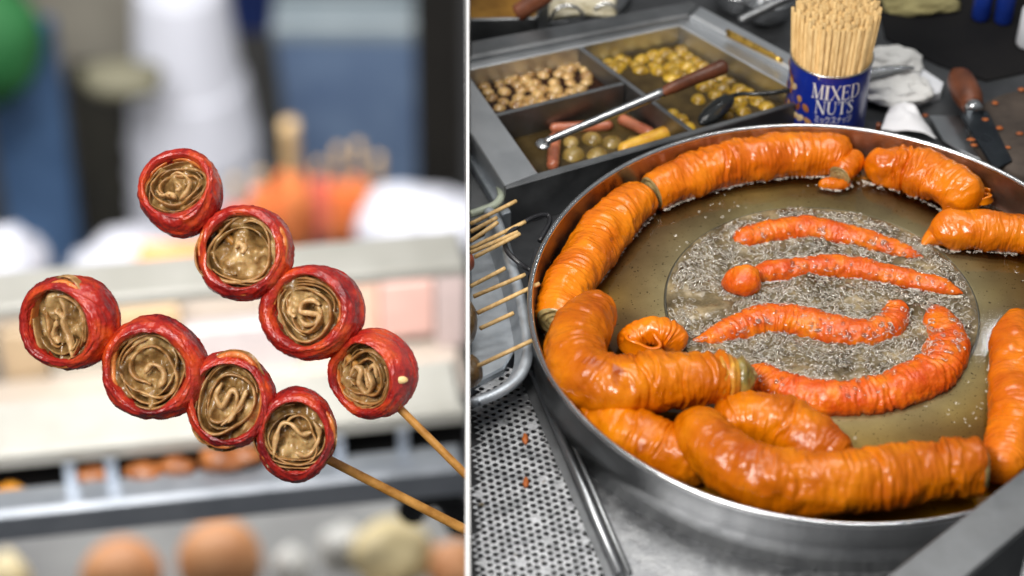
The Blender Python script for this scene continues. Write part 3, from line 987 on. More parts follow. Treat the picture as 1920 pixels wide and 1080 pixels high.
LET = {
    'M': (1.0, [(.14, 0, .14, 1, .06), (.16, 1, .5, .02, .15), (.5, .02, .84, 1, .06), (.86, 0, .86, 1, .15), serif(.14, .03), serif(.86, .03, .3), serif(.12, .97, .2), serif(.88, .97, .2)]),
    'I': (.46, [(.5, 0, .5, 1, .33), serif(.5, .03, .8), serif(.5, .97, .8)]),
    'X': (.86, [(.1, 1, .9, 0, .17), (.86, 1, .14, 0, .06), serif(.14, .03), serif(.88, .03), serif(.14, .97), serif(.86, .97)]),
    'E': (.76, [(.2, 0, .2, 1, .19), (.08, .03, .92, .03, .055), (.08, .97, .88, .97, .055), (.2, .52, .7, .52, .05), (.90, 0, .90, .24, .06), (.86, .78, .86, 1, .06), (.69, .4, .69, .64, .05)]),
    'D': (.92, [(.2, 0, .2, 1, .17), (.06, .03, .5, .03, .055), (.06, .97, .5, .97, .055), (.5, .97, .76, .84, .09), (.76, .86, .88, .5, .16), (.88, .5, .76, .14, .16), (.76, .16, .5, .03, .09)]),
    'N': (.94, [(.15, 0, .15, 1, .06), (.15, 1, .85, .0, .16), (.85, 0, .85, 1, .06), serif(.15, .03), serif(.15, .97), serif(.85, .97)]),
    'U': (.90, [(.2, .25, .2, 1, .17), (.2, .28, .34, .06, .13), (.34, .05, .66, .05, .07), (.66, .05, .82, .28, .06), (.82, .25, .82, 1, .06), serif(.2, .97, .34), serif(.82, .97)]),
    'T': (.80, [(.5, 0, .5, 1, .19), (.06, .97, .94, .97, .055), (.07, .74, .07, 1, .05), (.93, .74, .93, 1, .05), serif(.5, .03, .4)]),
    'S': (.66, [(.84, .70, .84, .98, .05), (.82, .86, .6, .98, .07), (.6, .97, .3, .93, .08), (.3, .95, .16, .74, .15), (.16, .76, .5, .53, .18), (.5, .54, .84, .30, .19), (.84, .32, .7, .07, .13), (.7, .05, .3, .02, .08), (.3, .02, .14, .14, .07), (.12, .02, .12, .32, .05)]),
    # katakana
    'mi': (1, [(.2, .92, .82, .78, .1), (.24, .6, .78, .46, .1), (.14, .28, .86, .06, .1)]),
    'tu': (.8, [(.12, .62, .24, .38, .11), (.42, .68, .5, .44, .11), (.88, .64, .72, .26, .1), (.72, .26, .3, .02, .1)]),
    'TU': (1, [(.1, .86, .24, .56, .11), (.42, .94, .52, .62, .11), (.92, .88, .76, .36, .1), (.76, .36, .26, .04, .1)]),
    'ku': (1, [(.4, .98, .08, .5, .1), (.34, .8, .88, .8, .1), (.88, .8, .7, .34, .1), (.7, .34, .22, .02, .1)]),
    'su': (1, [(.14, .88, .82, .88, .1), (.82, .88, .56, .4, .1), (.56, .4, .08, .06, .1), (.54, .42, .94, .06, .1)]),
    'na': (1, [(.06, .64, .94, .64, .1), (.52, .98, .52, .5, .1), (.52, .5, .24, .02, .1)]),
}


def letter(ch, a0, h0, wa, hh, lift=.0006):
    """flat ink strokes wrapped on the can; wa = angular width, hh = height"""
    V, F = [], []
    q = 0
    for x0, y0, x1, y1, w in LET[ch][1]:
        p0, p1 = np.array([x0 * LET[ch][0], y0]), np.array([x1 * LET[ch][0], y1])
        d = p1 - p0
        L_ = np.linalg.norm(d) or 1
        d /= L_
        nrm = np.array([-d[1], d[0]])
        w2 = w * LET[ch][0] ** .5 if abs(d[1]) > .5 else w
        n = 6
        q += 1
        base = len(V)
        for i in range(n + 1):
            c = p0 + d * L_ * i / n
            for sg in (-1, 1):
                v = c + nrm * sg * w2 / 2
                V.append(on_can(a0 + v[0] * wa, h0 + v[1] * hh, lift + q * .00002))
        for i in range(n):
            b = base + 2 * i
            F.append((b, b + 1, b + 3, b + 2))
    return V, F


ink = M('white_ink', (.86, .86, .84), (.9, .9, .88), 30, .5)


def word(chars, name, a0, a1, h0, hh):
    tot = sum(LET[c][0] for c in chars) + .04 * (len(chars) - 1)
    wa = (a1 - a0) / tot
    a_ = a0
    parts = []
    for c in chars:
        parts.append(letter(c, a_, h0, wa, hh))
        a_ += (LET[c][0] + .04) * wa
    V, F = join(parts)
    return mk(name, V, F, ink, can, False)


PVC = pxs(CANC)
hpx = lambda y: CH - (y - 100 - 76.5 * SN * .98) * PVC / CS      # height on the can's near side of a photo row
word('MIXED', 'lettering', -.38, .86, hpx(189), 25 * PVC / CS)
word('NUTS', 'lettering', -.26, .72, hpx(214), 22.5 * PVC / CS)
word(['mi', 'tu', 'ku', 'su', 'na', 'tu', 'TU'], 'lettering', -.25, .70, hpx(230), 12.5 * PVC / CS)
# printed nuts picture low on the left of the label
nut_cols = [S(214, 170, 110), S(176, 112, 62), S(232, 204, 156), S(140, 80, 44), S(204, 150, 86)]
rg = np.random.default_rng(4)
for i in range(34):
    aa = rg.uniform(-1.5, -.38)
    hh = rg.uniform(.004, hpx(232) + .004 + .045 * max(0, (-.45 - aa)) / 1.0 + .012)
    m = M('printed_nut_%d' % (i % 5), nut_cols[i % 5], tuple(c * .7 for c in nut_cols[i % 5]), 160, .45)
    ra_, rh_ = rg.uniform(.08, .15), rg.uniform(.0035, .006)
    rot = rg.uniform(0, 3.1)
    V = [on_can(aa, hh, .0012 + .00002 * i)]
    for j in range(14):
        t2 = 2 * math.pi * j / 14
        u, v = math.cos(t2), .62 * math.sin(t2)
        u, v = u * math.cos(rot) - v * math.sin(rot), u * math.sin(rot) + v * math.cos(rot)
        V.append(on_can(aa + u * ra_, hh + v * rh_ * 1.25, .0004 + .00002 * i))
    mk('printed_nut', V, [(0, 1 + j, 1 + (j + 1) % 14) for j in range(14)], m, can)
for aa, hh in ((.98, .012), (1.04, .02), (1.0, .005)):
    V = [on_can(aa, hh, .001)] + [on_can(aa + .09 * math.cos(2 * math.pi * j / 12), hh + .006 * math.sin(2 * math.pi * j / 12), .0005) for j in range(12)]
    mk('printed_nut', V, [(0, 1 + j, 1 + (j + 1) % 12) for j in range(12)], MATS['printed_nut_0'], can)

# wooden sticks
sp = .0048
pts = []
for i in range(-11, 12):
    for j in range(-11, 12):
        x, y = (i + .5 * (j % 2)) * sp, j * sp * .866
        if math.hypot(x, y) < CANR - .0045:
            pts.append((x, y))
V, F = tube_vf([(0, 0, q) for q in np.linspace(0, 1, 3)], .00205, 9)
st_mesh = None
for x, y in pts:
    top = PH(1571, 14, .1026)
    k_ = rnd.uniform(1.14, 1.2)
    base = np.array([CB[0] + x * .86, CB[1] + y * .86, HC + .004])
    tip = np.array([top[0] + x * k_ + rnd.uniform(-.0015, .0015), top[1] + y * k_, .1026 + rnd.uniform(-.006, .005)])
    if st_mesh is None:
        o = mk('wooden_stick', V, F, stick_m)
        st_mesh = o.data
    else:
        o = bpy.data.objects.new('wooden_stick', st_mesh)
        col.objects.link(o)
    d = tip - base
    o.location = tuple(base)
    o.rotation_mode = 'QUATERNION'
    o.rotation_quaternion = Vector(d).to_track_quat('Z', 'Y')
    o.scale = (1, 1, np.linalg.norm(d))
    tag(o, 'plain wooden skewer stick standing in the blue nut can', 'stick', 'sticks standing in the can')


# ================================================================== RIGHT BACK: towel, tongs, knives, block
def cloth(name, cen, rx, ry, rz, seed, m, label, cat, n=46, k=64, amp=.3, parent=None):
    th = np.linspace(0, np.pi, n)
    a2 = np.linspace(0, 2 * np.pi, k, endpoint=False)
    D = np.stack([np.sin(th)[:, None] * np.cos(a2), np.sin(th)[:, None] * np.sin(a2), np.cos(th)[:, None] * np.ones(k)], -1)
    f = 1 + amp * fbm(D * 1.3 + seed, seed, 3) - .12 * np.abs(noise(D * np.array([2.2, 4.5, 3]) + seed * 2, seed + 4)) + .03 * noise(D * 9 + seed, seed + 7)
    V = (D * f[..., None] * np.array([rx, ry, rz]) + np.array(cen)).reshape(-1, 3)
    V[:, 2] = np.maximum(V[:, 2], HC + .0008)
    o = mk(name, V, [q[::-1] for q in gridfaces(n, k)], m, parent)
    if label:
        tag(o, label, cat)
    return o


terry = M('white_terry', (.72, .72, .70), (.82, .82, .80), 30, .9, None, 0, 1.0, 420)
tw = thing('rolled_towel', PH(1680, 160, HC), 'white rolled towel lying behind the can under the tongs', 'towel')
cloth('roll', PH(1672, 118, HC + .016), .036, .030, .020, 3, terry, None, None, parent=tw, amp=.22)
cloth('roll', PH(1680, 168, HC + .014), .044, .026, .019, 6, terry, None, None, parent=tw, amp=.22)
tg = thing('tongs', PH(1640, 140, HC + .03), 'dark steel tongs lying on the white rolled towel', 'tongs')
for dz, dy in ((.036, 0), (.041, 5)):
    V, F = tube_vf(catmull([PH(1600, 146 - dy, HC + dz), PH(1650, 136 - dy, HC + dz), PH(1690, 130 - dy * .6, HC + dz), PH(1712, 127, HC + dz - .003)], 24), np.linspace(.0075, .003, 24), 12, 1, .35)
    mk('jaw', V, F, steel_bright, tg)
wp = M('white_plastic', (.66, .68, .72), (.76, .78, .82), 20, .35)
sl = thing('white_box', PH(1730, 160, HC), 'white plastic slab with a dark hole behind the towel', 'slab')
prism('slab', [(1690, 112), (1716, 118), (1770, 154), (1764, 172), (1712, 188), (1680, 180)], HC + .012, HC + .0005, wp, sl)
lathe('hole', [(.0035, .0124), (.0001, .0124)], PH(1727, 153, HC + .012) - np.array([0, 0, .0119]), black_m, sl, 20)
napk = M('paper_napkin', (.74, .74, .76), (.84, .84, .86), 20, .8, None, 0, .3, 80)
V, F = [], []
na_, nb_ = 22, 16
q0, q1, q2, q3 = PH(1668, 206, HC), PH(1728, 226, HC), PH(1756, 266, HC), PH(1650, 256, HC)
for i in range(na_):
    for j in range(nb_):
        u, v = i / (na_ - 1), j / (nb_ - 1)
        p = (q0 * (1 - u) + q1 * u) * (1 - v) + (q3 * (1 - u) + q2 * u) * v
        p = p + np.array([0, 0, .005 + .014 * math.sin(u * 2.6 + .4) * (1 - .4 * v) + .003 * float(noise([u * 4, v * 4, 1], 3))])
        V.append(p)
o = mk('paper_napkin', V, gridfaces(na_, nb_, False), napk)
o.modifiers.new('solid', 'SOLIDIFY').thickness = .0012
tag(o, 'folded white paper napkin leaning against the back rim of the pan', 'napkin')
# chopping block
blockm = M('dark_block_wood', (.028, .02, .015), (.075, .055, .042), 30, .6, .8, 0, .5, 60)
bc = PH(1965, 250, HC + .02)
o = thing('chopping_block', (bc[0], bc[1], HC), 'dark worn round chopping block at the right edge with orange crumbs', 'chopping block')
lathe('block', [(.001, .02), (.055, .021), (.084, .020), (.087, .017), (.087, .001)], (bc[0], bc[1], HC), blockm, o, 72)
# cleaver
kn = thing('cleaver', PH(1850, 250, HC), 'cleaver with a brown wooden handle resting by the chopping block', 'cleaver')
hw = .026
hC = catmull([[*PH(1790, 136, HC + hw)], [*PH(1800, 150, HC + hw)], [*PH(1815, 180, HC + hw)], [*PH(1824, 198, HC + hw)]], 30)
V, F = tube_vf(hC, catmull([[.007, 0], [.0155, 0], [.0165, 0], [.0125, 0]], 30)[:, 0], 20)
mk('handle', V, F, wood_h, kn)
stick_between('bolster', PH(1822, 194, HC + hw), PH(1829, 209, HC + hw), .0105, steel_bright, parent=kn, k=18)
prism('blade', [(1800, 212), (1836, 206), (1852, 208), (1898, 300), (1866, 318), (1830, 262)], HC + hw - .002, HC + hw - .005, M('blue_black_blade', (.03, .036, .044), (.08, .09, .10), 20, .25, .4, 1), kn, bev=.0005)
prism('steel_scraper', [(1742, 216), (1800, 216), (1842, 268), (1915, 318), (1925, 336), (1800, 282), (1768, 262)], HC + .008, HC + .006, steel, None, bev=.0005)
tag(bpy.data.objects['steel_scraper'], 'grey steel blade lying flat beside the cleaver', 'blade')
crumb = M('orange_crumb', (.30, .07, .01), (.48, .13, .02), 80, .5)
for i, (x, y) in enumerate([(1866, 193), (1874, 240), (1735, 216), (1820, 262), (1826, 272), (1915, 168), (1890, 276), (1912, 250), (1848, 224)]):
    hz = HC + (.0225 if x > 1850 else (.0245 if x > 1810 else .001))
    V, F = blob_vf(PH(x, y, hz), rnd.uniform(.0016, .0032), i, .4, 2, 8, 10, (1.5, 1, .4))
    tag(mk('orange_crumb', V, F, crumb), 'tiny orange food scrap by the cleaver and chopping block', 'crumb', 'orange scraps by the chopping block')
# dark back corner: cloth, bottles
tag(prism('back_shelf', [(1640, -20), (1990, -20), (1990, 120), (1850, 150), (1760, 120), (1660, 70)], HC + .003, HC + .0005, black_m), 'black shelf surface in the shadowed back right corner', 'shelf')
khaki = M('khaki_cloth', S(108, 100, 62), S(150, 142, 98), 30, .9, None, 0, .6, 200)
cloth('khaki_cloth', PH(1722, 8, HC + .01), .048, .020, .012, 8, khaki, 'crumpled khaki cloth at the top edge behind the sticks', 'cloth', amp=.25)
bb_m = M('blue_bottle', S(14, 30, 90), S(24, 50, 130), 20, .15)
for x, y, lb in ((1838, 34, 'dark blue bottle in the shadows, the left of two'), (1880, 40, 'dark blue bottle in the shadows, the right of two')):
    o = lathe('blue_bottle', [(.001, .001), (.011, .001), (.0115, .004), (.0115, .045), (.006, .055), (.005, .07), (.001, .07)], PH(x, y, HC + .003), bb_m, None, 28)
    tag(o, lb, 'bottle', 'blue bottles in the back corner')
o = lathe('white_bottle', [(.001, .001), (.013, .001), (.014, .004), (.013, .05), (.006, .06), (.001, .061)], PH(1926, 84, HC + .003), wp, None, 28)
tag(o, 'white bottle just showing at the top right edge', 'bottle')
# clip on rim
o = stick_between('wooden_peg', PH(1648, 232, .006), PH(1646, 254, -.012), .0032, wood_h, 'tiny wooden peg hooked on the back rim of the pan', 'peg', k=10)


# ================================================================== LEFT OF THE PAN: trays
side = thing('side_panel', PH(900, 330, HC), 'blue grey steel side rail beside the bath at the divider', 'rail')
prism('rail', [(881, 258), (888, 256), (958, 396), (942, 402), (881, 300)], HC + .03, HC, alu, side)
prism('lower_rail', [(881, 306), (936, 402), (930, 420), (881, 420)], HC + .018, HC, steel_dark, side)
hose_m = M('pale_hose', S(166, 176, 156), S(190, 198, 178), 30, .4)
o = tube('hose', catmull([PH(882, 402, HC + .04), PH(905, 394, HC + .042), (PH(928, 384, HC + .044)), PH(940, 368, HC + .042), PH(936, 346, HC + .036)], 40), .0045, hose_m)
tag(o, 'pale grey green hose bend beside the bath', 'hose')

tray = thing('food_tray', PH(940, 600, HC), 'aluminium tray with a rolled edge holding skewered meatballs', 'tray')
HTr = -.028
prism('tray_floor', [(881, 455), (935, 425), (972, 560), (966, 655), (945, 690), (881, 722)], HTr - .022, HC + .002, alu, tray, bev=.002)
edge_px = [(881.5, 757), (930, 738), (968, 712), (986, 680), (989, 640), (982, 590), (968, 530), (945, 455), (930, 412), (915, 395)]
E3 = catmull([PH(x, y, HTr) for x, y in edge_px], 80)
E3[:, 0] = np.maximum(E3[:, 0], .0075)
V, F = tube_vf(E3, .0062, 14, 1, .8)
mk('rolled_edge', V, F, alu, tray)
inn = []
cen = PH(870, 580, HTr)
for q, dz in ((.0, -.002), (.06, -.010), (.13, -.018), (.2, -.022)):
    e2 = E3 + (cen - E3) * q
    e2[:, 2] = HTr + dz
    e2[:, 0] = np.maximum(e2[:, 0], .0024)
    inn.append(e2)
mk('tray_wall', np.vstack(inn), gridfaces(4, 80, False), alu, tray)
SK = [((882, 420), (968, 377)), ((882, 435), (932, 408)), ((882, 452), (933, 417)), ((882, 466), (985, 416)), ((882, 474), (971, 435)), ((890, 482), (975, 438.5)), ((882, 537), (947, 503)), ((888, 556), (985, 515)), ((895, 587), (1011, 532)), ((900, 616), (963, 587)), ((892, 688), (1005, 635))]
wordsk = ['topmost', 'second from the top', 'third from the top', 'long fourth from the top', 'fifth from the top', 'sixth from the top, lying beside the handle', 'short one above the middle pair', 'middle one crossing the tray edge', 'longest one whose tip overlaps the pan rim', 'short darker one below the longest', 'lowest one pointing at the bent intestine']
ball_m = M('meatball', S(88, 66, 34), S(140, 110, 62), 60, .3, .5, 0, .9, 150, .4, .1, c3=S(112, 86, 46))
for i, ((x0, y0), (x1, y1)) in enumerate(SK):
    H0 = HTr + .012 + (.004 * (i % 3))
    o = stick_between('skewer_stick', PH(x0, y0, H0 - .002), PH(x1, y1, H0 + .004), .0023, stick_m, 'wooden skewer end over the aluminium tray, %s' % wordsk[i], 'stick', 'skewer ends over the tray')


def halfball(cx, cy, rpx, sq, seed, H, label, m=ball_m, nm='meatball'):
    c = PH(cx, cy, H)
    V, F = blob_vf(c, rpx * pxs(c), seed, .08, 2, 26, 36, sq)
    V[:, 0] = np.maximum(V[:, 0], .0024)
    tag(mk(nm, V, F, m), label, 'meatball', 'meatballs at the divider')


halfball(878, 606, 30, (.55, 1.5, 1.3), 3, HTr + .004, 'brown skewered meatball by the divider, upper one')
halfball(880, 698, 33, (.75, 1.0, .9), 5, HTr + .004, 'brown skewered meatball by the divider, lowest one')
halfball(880, 492, 16, (.6, 1, 1), 7, HTr + .006, 'small reddish meatball by the divider under the upper skewers', M('reddish_meatball', S(150, 74, 50), S(184, 100, 70), 60, .4))

# perforated draining tray
dr = thing('draining_tray', PH(960, 950, HC), 'perforated steel draining tray with a raised bar at its right side', 'draining tray')
HD = HC + .012
u1 = np.array([.0077, -.0033])
u1 = u1 / np.linalg.norm(u1) * .0084
u2 = np.array([u1[0] * .5 - u1[1] * .866, u1[0] * .866 + u1[1] * .5])
o0 = PH(980, 920, HD)[:2]
corner = [PH(x, y, HD)[:2] for x, y in ((1000, 700), (1003, 707), (1168, 1085))]
r0, r1 = PH(996, 700, HD)[:2], PH(1163, 1085, HD)[:2]
rd = (r1 - r0) / np.linalg.norm(r1 - r0)
rn = np.array([rd[1], -rd[0]])                 # to be turned to the left side
if rn[0] > 0:
    rn = -rn
V, F = [], []
nh = 12
ymin, ymax = PH(900, 1110, HD)[1], PH(900, 690, HD)[1]
for i in range(-60, 61):
    for j in range(-60, 61):
        c = o0 + u1 * i + u2 * j
        if c[0] < .0024 + .006 or not (ymin < c[1] < ymax):
            continue
        if (c - r0) @ rn < .0105:
            continue
        base = len(V)
        hr = .0027
        clog = rnd.random() < .05
        for q in range(nh):                    # cell border
            t2 = q / nh * 4
            s_ = int(t2)
            f_ = t2 - s_
            cr = [(-.5, -.5), (.5, -.5), (.5, .5), (-.5, .5), (-.5, -.5)]
            uu = cr[s_][0] * (1 - f_) + cr[s_ + 1][0] * f_
            vv = cr[s_][1] * (1 - f_) + cr[s_ + 1][1] * f_
            p = c + u1 * uu + u2 * vv
            V.append((p[0], p[1], HD))
        for ring, (rr_, dz) in enumerate(((hr * 1.1, 0), (hr, -.0004), (hr, -.0022))):
            for q in range(nh):
                t2 = q / nh * 4
                s_ = int(t2)
                f_ = t2 - s_
                uu = cr[s_][0] * (1 - f_) + cr[s_ + 1][0] * f_
                vv = cr[s_][1] * (1 - f_) + cr[s_ + 1][1] * f_
                d = u1 * uu + u2 * vv
                d = d / np.linalg.norm(d) * rr_
                V.append((c[0] + d[0], c[1] + d[1], HD + dz))
        for ring in range(3):
            for q in range(nh):
                a_, b_ = base + ring * nh + q, base + ring * nh + (q + 1) % nh
                F.append((a_, b_, b_ + nh, a_ + nh))
        if clog:
            F.append(tuple(base + 2 * nh + q for q in range(nh)))
mk('perforated_plate', V, F, plate_steel, dr, False)
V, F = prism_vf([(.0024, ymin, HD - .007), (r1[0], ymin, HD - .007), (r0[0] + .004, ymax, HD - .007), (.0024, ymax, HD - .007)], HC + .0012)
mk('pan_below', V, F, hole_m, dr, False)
A_, B_ = np.array([*r0, HD]), np.array([*r1, HD])
off = lambda d, z: [np.array([*(A_[:2] + rn * d), HD + z]), np.array([*(B_[:2] + rn * d), HD + z])]
p0, p1 = off(.0125, .0002)
p2, p3 = off(.002, .0002)
V, F = prism_vf([p0, p1, p3, p2], HC + .002)
mk('edge_strip', V, F, steel_dark, dr, False)
tube('bar', [off(.0, .006)[0], off(.0, .006)[1]], .0042, steel, dr, 16)
tube('bar', [off(-.009, .004)[0], off(-.009, .004)[1]], .0030, steel_dark, dr, 16)
for i, (x, y) in enumerate([(985, 823), (986, 905)]):
    V, F = blob_vf(PH(x, y, HD + .001), .0045, i, .3, 2, 8, 12, (.7, 1.6, .4))
    tag(mk('orange_crumb', V, F, crumb), 'orange food scrap on the perforated tray, the %s one' % ('far' if i == 0 else 'near'), 'crumb')

# steel guard rail in the near right corner
gd = thing('steel_guard', PH(1850, 1000, HC), 'folded steel guard plate crossing the near right corner', 'guard')
prism('top_plate', [(1652, 1090), (1935, 868), (1935, 978), (1800, 1090)], .045, .042, steel_dark, gd, bev=.001)
V, F = prism_vf([PH(1800, 1090, .0417), PH(1935, 978, .0417), PH(1935, 984, .0417), PH(1808, 1090, .0417)], HC + .006)
mk('front_plate', V, F, steel_dark, gd, False)


# ================================================================== LEFT SIDE: two skewers of rolled intestine
skin_m = M('roasted_red_skin', (.16, .005, .008), (.62, .078, .013), 30, .15, .38, 0, .8, 230, .28, .06, c3=(.42, .021, .013), coat_r=.14)
lip_m = M('roasted_orange_layer', (.55, .12, .02), (.72, .26, .06), 60, .3, .5, 0, .6, 220, .3, .15)
tan_m = M('tan_roll_layer', S(136, 100, 58), S(204, 164, 110), 60, .35, .5, 0, .5, 200, .12, .2, c3=S(158, 114, 62))
fill_m = M('glassy_filling', S(100, 72, 38), S(208, 176, 122), 36, .2, .42, 0, .6, 150, .25, .2, c3=S(152, 118, 70))
pale_m = M('pale_ribbon', S(160, 122, 74), S(216, 178, 124), 60, .32, .5, 0, .5, 220, .12, .2)


def roll(parent, bbox, opn, seed, ribbons, turns=2.2, lid=False, oratio=.64, angle=0, dz=0., fold=None):
    """one roll: outer box in photo pixels, opening centre and half sizes"""
    x0, x1, y0, y1 = bbox
    cx, cy = (x0 + x1) / 2, (y0 + y1) / 2
    z = ZF + dz
    c = PZ(cx, cy, z)
    s_ = z / FPX
    rx, ry = (x1 - x0) / 2 * s_, (y1 - y0) / 2 * s_
    Rm = (rx + ry) / 2
    ox, oy, orx, ory = opn
    dxp, dyp = (ox - cx) * s_ / (Rm * .50), -(oy - cy) * s_ / (Rm * .50)
    n = CT + dxp * CR * .9 + dyp * CU * .9
    n /= np.linalg.norm(n)
    u = CR - n * (CR @ n)
    u /= np.linalg.norm(u)
    v = np.cross(n, u)
    ca_, sa_ = math.cos(angle), math.sin(angle)
    prof = catmull([(.56, .20), (.60, .36), (.66, .50), (.755, .57), (.83, .56), (.925, .43), (1.0, .12), (.99, -.18), (.93, -.42), (.80, -.62), (.52, -.76), (.01, -.80)], 84)
    k = 150
    an = np.linspace(0, 2 * np.pi, k, endpoint=False)
    npf = len(prof)
    ar = np.linspace(0, 1, npf)
    A3 = np.stack([np.broadcast_to(ar[:, None] * 9, (npf, k)), np.broadcast_to(np.cos(an) * 1.2, (npf, k)), np.broadcast_to(np.sin(an) * 1.2, (npf, k))], -1)
    D = .060 * noise(A3 * np.array([.35, 1, 1]) + seed * 5, seed)
    wv = np.stack([np.broadcast_to(ar[:, None] * 22, (npf, k)) + .9 * np.sin(2 * an + seed) + .6 * np.sin(3 * an + 2 * seed), np.broadcast_to(np.cos(an) * 2.0, (npf, k)), np.broadcast_to(np.sin(an) * 2.0, (npf, k))], -1)
    D = D - .060 * np.abs(noise(wv + seed, seed + 2)) + .02
    D += .015 * noise(np.stack([np.broadcast_to(ar[:, None] * 40, (npf, k)), np.broadcast_to(np.cos(an) * 11, (npf, k)), np.broadcast_to(np.sin(an) * 11, (npf, k))], -1) + seed, seed + 5)
    # opening shape
    wq = np.clip((.30 - ar) / .30, 0, 1)[:, None] ** 1.2
    lipn = .17 * noise(np.stack([np.cos(an) * 1.1, np.sin(an) * 1.1, an * 0 + seed], -1), seed + 8) + .04 * noise(np.stack([np.cos(an) * 3.1, np.sin(an) * 3.1, an * 0 + seed], -1), seed + 9)
    lx, ly = 1.13 * orx * s_ / (rx * .62), 1.13 * ory * s_ / (ry * .62)
    e1, e2 = np.cos(an), np.sin(an)
    rot1, rot2 = e1 * ca_ + e2 * sa_, -e1 * sa_ + e2 * ca_
    opr = 1 / np.sqrt((rot1 / lx) ** 2 + (rot2 / ly) ** 2)
    rho = prof[:, 0][:, None] * (1 + D) * (1 + wq * ((opr - 1)[None] * .9 + lipn[None]))
    hgt = prof[:, 1][:, None] * (1 + .0 * rho) + wq * .10 * noise(np.stack([np.cos(an) * 1.4, np.sin(an) * 1.4, an * 0 + seed * 2], -1), seed + 12)[None] + D * .6
    if fold:
        fa, famp = fold
        g = np.exp(-((np.angle(np.exp(1j * (an - fa)))) / .7) ** 2)
        rho = rho * (1 - wq * famp * g[None])
        hgt = hgt + wq * .12 * g[None]
    V = c + (rho * e1)[..., None] * u * rx + (rho * e2)[..., None] * v * ry + hgt[..., None] * n * Rm
    F = gridfaces(npf, k)
    ro = mk('roll', V.reshape(-1, 3), [f[::-1] for f in F], skin_m, parent)

    def at(px_, py_, h_):
        return c + px_ * u * rx + py_ * v * ry + h_ * n * Rm
    ofx, ofy = lx * .62, ly * .62

    def inner(px_, py_, h_):              # unit disc of the opening
        a1, a2 = px_ * ofx, py_ * ofy
        return at(a1 * ca_ - a2 * sa_, a1 * sa_ + a2 * ca_, h_)
    # glassy filling
    nr_, nk = 34, 72
    Vv = []
    for i in range(nr_):
        q = i / (nr_ - 1) * 1.04
        for j in range(nk):
            t2 = 2 * math.pi * j / nk
            X, Y = q * math.cos(t2), q * math.sin(t2)
            h_ = .20 + .22 * float(fbm([X * 3.0 + seed, Y * 2.4, seed], seed, 3)) - .05 * (1 - q) + (.10 * (1 - min(q / .55, 1) ** 2) if lid else 0)
            Vv.append(inner(X, Y, h_))
    mk('filling', Vv, gridfaces(nr_, nk), fill_m, ro)

    # rolled layers: flattened ribbon standing on edge in a spiral
    def ribbon(path, hw, top, depth, m, nm):
        P2 = catmull(path, max(40, len(path) * 10))
        d = np.gradient(P2, axis=0)
        d /= np.linalg.norm(d, axis=1)[:, None] + 1e-9
        nn = np.stack([-d[:, 1], d[:, 0]], -1)
        L_ = len(P2)
        prf = [(-1, -depth), (-1.0, -.05), (-.75, -.01), (0, .012), (.75, -.01), (1.0, -.05), (1, -depth)]
        Vr = []
        for i in range(L_):
            q = i / (L_ - 1)
            ends = min(1, 6 * q, 6 * (1 - q)) ** .5
            tt = top + .055 * float(noise([P2[i, 0] * 3.1, P2[i, 1] * 3.1, seed * 1.3], seed + 4)) + .02 * float(noise([P2[i, 0] * 9, P2[i, 1] * 9, seed], seed + 6))
            ww = hw * (1 + .45 * float(noise([q * 9, seed * 2.2, 0], seed + 7))) * (.35 + .65 * ends)
            for a1, b1 in prf:
                X, Y = P2[i] + nn[i] * a1 * ww
                Vr.append(inner(X, Y, tt + b1))
        Fr = gridfaces(L_, len(prf), False)
        return mk(nm, Vr, Fr, m, ro)
    # outer thin orange layer hugging the lip, then the tan spiral
    t0 = seed * 1.7
    wob = lambda t2, q: 1 + .10 * math.sin(2 * t2 + seed) * q + .07 * math.sin(3 * t2 + seed * 2) * q
    pth = [(.94 * wob(t2, .3) * math.cos(t2 + t0), .94 * wob(t2, .3) * math.sin(t2 + t0)) for t2 in np.linspace(0, 6.1, 26)]
    ribbon(pth, .060, .43, .3, lip_m, 'outer_layer')
    rl = random.Random(seed)
    for rr0 in (.93, .82, .72, .60):
        a0, sp_ = rl.uniform(0, 6.28), rl.uniform(2.2, 4.6)
        ex, ey = rl.uniform(-.05, .05), rl.uniform(-.05, .05)
        pq = [(ex + rr0 * wob(t2, .7) * math.cos(t2), ey + rr0 * wob(t2, .7) * math.sin(t2)) for t2 in np.linspace(a0, a0 + sp_, 16)]
        ribbon(pq, .026, .385 + rl.uniform(-.03, .03), .22, fill_m if rr0 < .7 else tan_m, 'rolled_layer')
    n_ = int(turns * 18)
    pth = []
    for i in range(n_):
        q = i / (n_ - 1)
        t2 = q * turns * 2 * math.pi
        rr = (.90 - (.52 if not lid else .28) * q) * wob(t2, .5 + q)
        pth.append((rr * math.cos(t2 + t0 + .8), rr * math.sin(t2 + t0 + .8)))
    ribbon(pth, .036, .39, .25, tan_m, 'rolled_layer')
    for pl in ribbons:
        ribbon(pl, .062, .41, .16, pale_m, 'inner_ribbon')
    return ro


def stick_px(parent, a_, b_, r0_, r1_, za, zb):
    tt = np.linspace(0, 1, 30)
    P_ = PZ(*a_, za)[None] * (1 - tt[:, None]) + PZ(*b_, zb)[None] * tt[:, None]
    P_ = P_ + (noise(np.stack([tt * 3, tt * 0, tt * 0], -1), 2) * .0006)[:, None] * CU
    return tube('stick', P_, np.linspace(r0_, r1_, 30) * ZF / FPX, stick_y, parent, 12)


